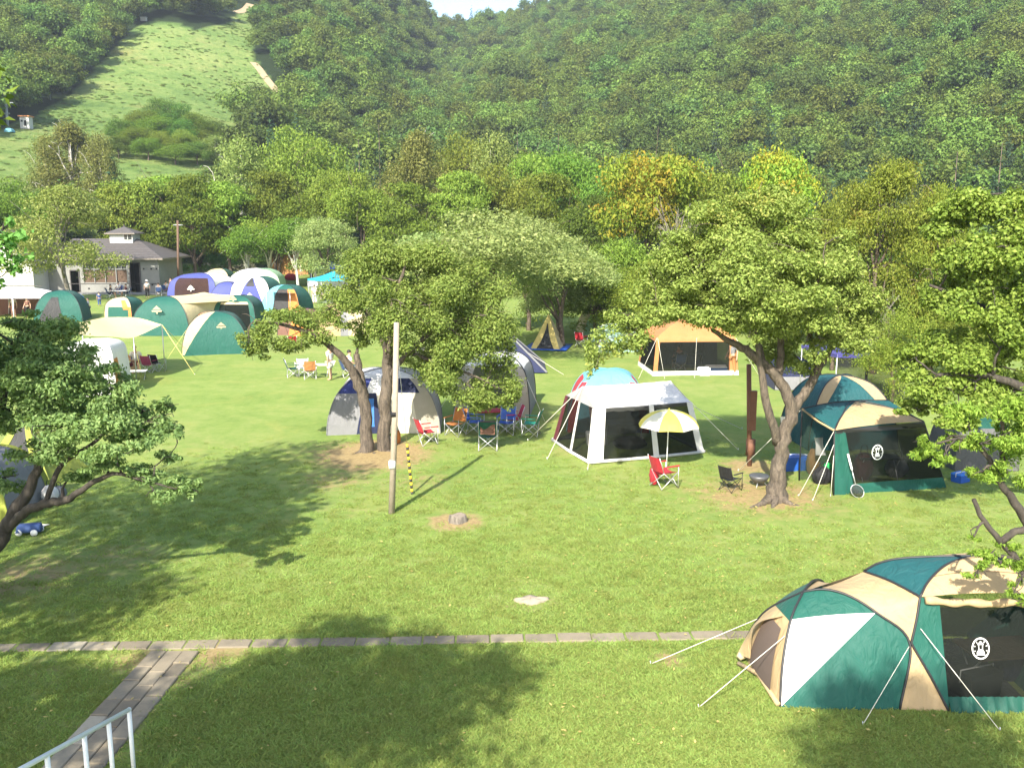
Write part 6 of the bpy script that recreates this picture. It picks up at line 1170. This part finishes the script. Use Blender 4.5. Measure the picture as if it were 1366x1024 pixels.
# on the grass slope
p = pix_hill(36, 172); r = thing('lift_hut', 'small white hut with orange roof on the grass slope', 'hut', p); r.scale = (.55,) * 3; m = MB().box((0, 0, 2.2), (3.6, 3, 4.6), RENDERW); m.build('wall', r, False); MB().box((0, 0, 4.7), (4.6, 3.9, .4), RUST).build('roof', r, False); MB().box((.3, -1.53, 2.0), (.9, .08, 2.2), DARKH).build('door', r, False); MB().box((-1.0, -1.53, 2.9), (.8, .08, .8), GLASS).build('window', r, False)
p = pix_hill(13, 177); r = thing('dome_tent', 'tiny blue cover near the foot of the nearest lift pylon', 'cover', p); r.scale = (.5,) * 3; dome(r, 3.2, 3, 1.6, DOME, {i: full(CYAN) for i in range(4)}, off=(0, 0, .2))
p = pix_hill(192, 28.5); r = thing('lift_hut', 'tiny white hut at the top edge of the grass slope', 'hut', p); r.scale = (.45,) * 3; MB().box((0, 0, 1.2), (4, 3, 2.6), RENDERW).build('wall', r, False); MB().box((0, 0, 2.65), (4.6, 3.6, .3), RENDERW).build('roof', r, False)
for (a, b, c), lab in zip(((11, 172, 135), (67, 134, 103), (113, 93, 73), (150, 58, 42)), ('lift pylon nearest the small hut', 'second lift pylon up from the small hut', 'third lift pylon up from the small hut', 'highest lift pylon at the wood edge')):
    p = pix_hill(a, b); tp = D(a, c, p[1]); h = tp[2] - p[2]; r = thing('lift_pylon', lab + ', beside the grass slope', 'pylon', p); PY = paint('pylon_grey', (.22, .25, .25), .6); MB().tube([(0, 0, -1), (0, 0, h)], .28, PY, 8).build('mast', r); MB().box((0, 0, h - .4), (3.2, .3, .3), PY).build('crossarm', r, False); MB().box((0, 0, h * .55), (1.2, .3, .3), PY).build('step_bracket', r, False)

# ------------------------------------------------------------------ people
SKIN = paint('skin', (.5, .3, .2), .6, 0, .08, 20, 0); HAIR = paint('hair_black', (.015, .012, .01), .6)
def skin_mesh(name, J, E, root, mat, sub=1):
    me = bpy.data.meshes.new(name); ks = list(J); me.from_pydata([J[k][:3] for k in ks], [(ks.index(a), ks.index(b)) for a, b in E], [])
    o = bpy.data.objects.new(name, me); COL.objects.link(o); md = o.modifiers.new('s', 'SKIN')
    for i, k in enumerate(ks): v = me.skin_vertices[0].data[i]; rr = J[k][3]; v.radius = rr if isinstance(rr, tuple) else (rr, rr); v.use_root = (k == root)
    sb = o.modifiers.new('b', 'SUBSURF'); sb.levels = sub; sb.render_levels = sub
    bpy.context.view_layer.update(); ev = o.evaluated_get(bpy.context.evaluated_depsgraph_get()); m2 = bpy.data.meshes.new_from_object(ev); m2.name = name
    m2.materials.clear(); m2.materials.append(mat); m2.polygons.foreach_set('use_smooth', [True] * len(m2.polygons)); bpy.data.objects.remove(o); return m2
def figure(pose):
    sit = pose == 'sit'; z = -.44 if sit else 0.0
    J = {'pelvis': (0, 0, .95 + z, (.15, .11)), 'spine': (0, .01, 1.15 + z, (.13, .1)), 'chest': (0, 0, 1.34 + z, (.15, .105)), 'neck': (0, .01, 1.49 + z, .055), 'jaw': (0, .04, 1.57 + z, (.07, .08)), 'head': (0, .03, 1.65 + z, (.078, .098)), 'crown': (0, .02, 1.73 + z, (.06, .075)), 'nose': (0, .135, 1.625 + z, .014)}
    E = [('pelvis', 'spine'), ('spine', 'chest'), ('chest', 'neck'), ('neck', 'jaw'), ('jaw', 'head'), ('head', 'crown'), ('head', 'nose')]
    for s, n in ((-1, 'L'), (1, 'R')):
        J['sh' + n] = (s * .19, 0, 1.42 + z, .058)
        if sit: J['el' + n] = (s * .25, .06, 1.17 + z, .043); J['wr' + n] = (s * .2, .28, 1.1 + z, .03); J['pa' + n] = (s * .18, .36, 1.09 + z, (.034, .02)); fd = (0, .045, -.01)
        else: J['el' + n] = (s * .25, -.03 + .05 * s, 1.15, .043); J['wr' + n] = (s * .26, .05 + .1 * s, .92, .03); J['pa' + n] = (s * .26, .07 + .12 * s, .845, (.02, .034)); fd = (0, .012, -.045)
        E += [('chest', 'sh' + n), ('sh' + n, 'el' + n), ('el' + n, 'wr' + n), ('wr' + n, 'pa' + n)]
        p = J['pa' + n]
        for f in range(5):
            o_ = ((f - 2) * .016, 0, 0) if sit else (0, (f - 2) * .016, 0); ln = (1.0, 1.25, 1.4, 1.3, .8)[f] if f != 4 else .8
            J['f%d%s' % (f, n)] = (p[0] + o_[0] * 1.3 + fd[0], p[1] + o_[1] * 1.3 + fd[1] * ln, p[2] + fd[2] * ln, .009); J['g%d%s' % (f, n)] = (p[0] + o_[0] * 1.5 + fd[0] - s * .008, p[1] + o_[1] * 1.5 + fd[1] * 1.8 * ln, p[2] + fd[2] * 1.8 * ln - .01 * sit, .007); E += [('pa' + n, 'f%d%s' % (f, n)), ('f%d%s' % (f, n), 'g%d%s' % (f, n))]
        J['hip' + n] = (s * .1, 0, .88 + z, .092)
        if sit: J['kn' + n] = (s * .13, .44, .47, .062); J['an' + n] = (s * .13, .46, .08, .042); J['to' + n] = (s * .14, .62, .04, (.045, .03))
        else: J['kn' + n] = (s * .11, .05 * s + .02, .5, .062); J['an' + n] = (s * .11, .06 * s - .03, .08, .042); J['to' + n] = (s * .13, .06 * s + .14, .04, (.045, .03))
        E += [('pelvis', 'hip' + n), ('hip' + n, 'kn' + n), ('kn' + n, 'an' + n), ('an' + n, 'to' + n)]
    body = skin_mesh('person', J, E, 'pelvis', SKIN)
    def sub_(keys, grow, root, ends=()):
        JJ = {}
        for k in keys: q = J[k]; rr = q[3]; rr = tuple(a * grow + .012 for a in rr) if isinstance(rr, tuple) else rr * grow + .012; JJ[k] = (*q[:3], rr)
        EE = [e for e in E if e[0] in JJ and e[1] in JJ]
        for a, b, t in ends: pa_, pb_ = J[a], J[b]; r0 = pa_[3] if not isinstance(pa_[3], tuple) else max(pa_[3]); JJ[a + 'x'] = (*(pa_[i] + (pb_[i] - pa_[i]) * t for i in range(3)), r0 * grow + .014); EE.append((a, a + 'x'))
        return JJ, EE, root
    sj = sub_(['pelvis', 'spine', 'chest', 'shL', 'shR'], 1.1, 'pelvis', (('shL', 'elL', .75), ('shR', 'elR', .75)))
    lj = sub_(['pelvis', 'hipL', 'hipR'], 1.14, 'pelvis', (('hipL', 'knL', .8), ('hipR', 'knR', .8)))
    tj = sub_(['pelvis', 'hipL', 'hipR', 'knL', 'knR'], 1.12, 'pelvis', (('knL', 'anL', .9), ('knR', 'anR', .9)))
    me = {'body': body, 'shirt': skin_mesh('shirt', *sj, WHITE), 'shorts': skin_mesh('shorts', *lj, NAVY), 'trousers': skin_mesh('trousers', *tj, NAVY)}
    h = J['head']; m = MB(); m.grid([[(h[0] + .092 * math.sin(t) * math.cos(a), h[1] - .012 + .108 * math.sin(t) * math.sin(a), h[2] + .02 + .11 * math.cos(t) - (.05 * max(0, -math.sin(a)) * (t > 1.2))) for a in np.linspace(0, 2 * math.pi, 15)[:-1]] for t in np.linspace(.05, 1.55, 8)], HAIR, True); me['hair'] = m.mesh('hair')
    m = MB(); m.lathe([(.02, .13), (.09, .12), (.105, .03), (.19, .0), (.195, -.01), (.1, .0)], WHITE, (h[0], h[1], h[2] + .03), 14); me['hat'] = m.mesh('hat')
    m = MB(); [m.ball((s * .032, h[1] + .092, h[2] + .005), (.012, .008, .008), HAIR, 6) for s in (-1, 1)]; me['eyes'] = m.mesh('eyes'); m = MB(); m.box((0, h[1] + .098, h[2] - .075), (.045, .012, .01), MAROON); me['mouth'] = m.mesh('mouth')
    return me
FIG = {k: figure(k) for k in ('stand', 'sit')}
def person(label, px, py, pose, rz, shirt, legs, long=False, hat=False, s=1.0, loc=None, group=None, seat=None):
    f = FIG[pose]; p = G(px, py) if loc is None else np.array(loc)
    r = bpy.data.objects.new('person', f['body']); COL.objects.link(r); r.location = V(p); r.rotation_euler = (0, 0, rad(rz)); r.scale = (s,) * 3; tag(r, label, 'person', group)
    for nm, mt in (('shirt', shirt), ('trousers' if long else 'shorts', legs), ('hat' if hat else 'hair', None), ('eyes', None), ('mouth', None)):
        o = bpy.data.objects.new(nm, f[nm]); COL.objects.link(o); o.parent = r
        if mt: o.material_slots[0].link = 'OBJECT'; o.material_slots[0].material = mt
    if pose == 'sit' and seat: chair(seat, px, py, rz, DENIM, loc=p + np.array([math.sin(rad(rz)) * .06, -math.cos(rad(rz)) * .06, 0]), sc_=.98)
    return r
person('person in white shirt and sun hat walking past the block doorway', 197, 397, 'stand', 200, WHITE, BLACKC, True, True)
person('child in blue on the grass in front of the white picnic table', 133, 408, 'stand', 30, DENIM, DENIM, True, s=.72); person('person in grey white clothes bending near the small cream tent', 119, 422, 'stand', 100, WHITE, GREY, True, s=.85)
person('person in black top sitting at the near end of the white picnic table', 148, 397, 'sit', -80, BLACKC, NAVY, seat='folding chair at the near end of the white picnic table'); person('person in white shirt sitting across the white picnic table', 159, 392, 'sit', 175, WHITE, DENIM, seat='folding chair across the white picnic table'); person('person in maroon sitting at the door end of the white picnic table', 169, 396, 'sit', 95, MAROON, NAVY, seat='folding chair at the door end of the white picnic table')
person('person in white sitting at the corner of the block beyond the table', 212, 394, 'sit', 20, WHITE, GREY, seat='folding chair at the corner of the block'); person('person in white shirt sitting just behind the blue screened dome', 222, 391, 'sit', -20, WHITE, RED, seat='folding chair just behind the blue screened dome'); person('person in pale pink standing at the corner of the blue screened dome', 229, 392, 'stand', 150, PINK, GREY, True)
person('person in beige shirt under the brown walled white shelter', 19, 423, 'stand', 190, BEIGE, BROWN, True, s=.95); person('person in dark red under the brown walled shelter, next to the pole', 38, 424, 'stand', 160, BROWN, BLACKC, True, s=.95); person('person in black sitting under the sky blue umbrella', 94, 428, 'sit', 30, BLACKC, BLACKC, True, seat='folding chair under the sky blue umbrella')
person('person in orange shirt sitting below the cream wing tarp', 170, 499, 'sit', -30, ORANGE, MAROON, loc=G(168, 499)); person('person in white shirt sitting below the cream wing tarp', 182, 496, 'sit', 200, WHITE, BROWN, seat='maroon folding chair of the white shirted sitter below the tarp')
person('child in orange shorts half hidden by leaves before the white box tent', 88, 532, 'stand', 60, WHITE, ORANGE, s=.75)
person('person in white shirt standing beside the terracotta chair', 441, 507, 'stand', 60, WHITE, WHITE, s=.95); person('person in white holding out a hand beside the twin trunk', 466, 503, 'sit', -60, WHITE, GREY, seat='grey folding chair beside the twin trunk')
person('person in white top under the aqua canopy', 420, 405, 'stand', 20, WHITE, WHITE, True); person('person in pale top sitting under the aqua canopy', 429, 399, 'sit', -160, BEIGE, BROWN, seat='folding chair under the aqua canopy'); person('person in yellow top sitting at the far end of the aqua canopy table', 448, 400, 'sit', 150, CREAM, BROWN, seat='folding chair at the far end of the aqua canopy table')
person('person in white shirt and shorts by the white stemmed trees', 402, 368, 'stand', 170, WHITE, WHITE); person('person in pale shirt and dark shorts beyond the purple canopy', 1228, 476, 'stand', 200, GREY, BLACKC); person('person in grey standing at the side of the orange shelter', 976, 500, 'stand', 120, GREY, RUST, True); person('person in dark clothes sitting under the orange shelter', 905, 494, 'sit', 10, BLACKC, NAVY, seat='folding chair under the orange shelter')

# ------------------------------------------------------------------ grass and fallen leaves close to the viewer
def grass():
    g = np.random.default_rng(3); n = 40000; d = 10.6 + 22 * g.random(n) ** 1.5; az = (g.random(n) - .5) * rad(66); x = d * np.sin(az); y = d * np.cos(az)
    keep = np.ones(n, bool)
    keep &= g.random(n) < np.clip((32 - d) / 15, 0, 1); P = [l0 - nx * .02, l0 + nx * (wd + .02), l0 + nx * (wd + .02) + dl * 8, l0 - nx * .02 + dl * 8]; keep &= ~in_poly(x, y, P)
    k0 = A + np.array([0, -.19, 0]); k1 = B + np.array([0, -.19, 0]); keep &= ~in_poly(x, y, [k0, k1, B + np.array([0, .19, 0]), A + np.array([0, .19, 0])])
    tp_ = [G(1040, 942), G(1265, 948), G(1265, 948) + (4, 0, 0), G(1265, 948) + (4, 2.5, 0), G(992, 872)]; keep &= ~in_poly(x, y, tp_)
    for px, py, r_, s_ in DIRT:
        c = G(px, py); q = np.hypot(x - c[0], y - c[1]) / r_; keep &= (q > 1.0) | (g.random(n) > s_ * (1.3 - q))
    x, y = x[keep], y[keep]; n = len(x); meshes = []
    gm = leafmat('grass_blade', [(.185, .28, .058), (.26, .34, .082), (.36, .39, .125)], trans=.4, objvar=.22, rough=.6)
    for k in range(4):
        q = np.random.default_rng(40 + k); nb = 26; b = q.normal(size=(nb, 2)) * .06; a = q.random(nb) * 6.28; h = .014 + .022 * q.random(nb); ln = q.normal(size=(nb, 2)) * .04; w_ = .0045 + .004 * q.random(nb)
        s = np.stack([np.cos(a), np.sin(a)], 1) * w_[:, None]; z0 = np.full((nb, 1), -.01)
        v = np.stack([np.hstack([b - s, z0]), np.hstack([b + s, z0]), np.hstack([b + ln + s * .3, h[:, None]]), np.hstack([b + ln - s * .3, h[:, None]])], 1).reshape(-1, 3); meshes.append(quads('grass_tuft', v, gm))
    rot = np.stack([np.zeros(n), np.zeros(n), g.random(n) * 6.28], 1); s = .8 + .6 * g.random(n); z = (vnoise(x * .23, y * .23, 1) - .5) * .10 + (vnoise(x * .9, y * .9, 2) - .5) * .035; z = z * np.clip((y - 16) / 3, 0, 1)
    scatter('grass', np.column_stack([x, y, z]), rot, np.stack([s * 1.2, s * 1.2, s], 1), g.integers(0, 4, n), meshes)
    n = 800; px = np.concatenate([g.normal(1000, 170, n // 2), g.uniform(0, 1366, n - n // 2)]); py = np.concatenate([g.normal(700, 50, n // 2), g.uniform(600, 1010, n - n // 2)]); Q = np.array([G(a, min(1010, max(585, b))) for a, b in zip(px, py)])
    c = g.normal(size=(n, 3)) * .2 + [0, 0, 1]; t = g.normal(size=(n, 3)); t -= c * (t * c).sum(1)[:, None] / (c * c).sum(1)[:, None]; t /= np.linalg.norm(t, axis=1)[:, None]; b = np.cross(c, t); L = (.018 + .022 * g.random(n))[:, None]; Q = Q + [0, 0, .05]
    v = np.stack([Q - t * L, Q + b * L * .5, Q + t * L, Q - b * L * .5], 1).reshape(-1, 3); me = quads('fallen_leaves', v, leafmat('fallen_leaf', [(.35, .27, .08), (.5, .42, .14), (.32, .2, .06)], trans=.1))
    o = bpy.data.objects.new('fallen_leaves', me); COL.objects.link(o); o['kind'] = 'stuff'
grass()
HAZE = 0.00022
if HAZE:
    m, nt, out = node_mat('haze_air'); v_ = N(nt, 'ShaderNodeVolumePrincipled'); v_.inputs['Density'].default_value = HAZE; v_.inputs['Color'].default_value = (.78, .88, 1, 1); v_.inputs['Anisotropy'].default_value = .1; nt.links.new(v_.outputs[0], out.inputs['Volume'])
    b = MB().box((0, 430, 107), (1900, 1000, 226), m).build('haze', None, False); b['kind'] = 'stuff'
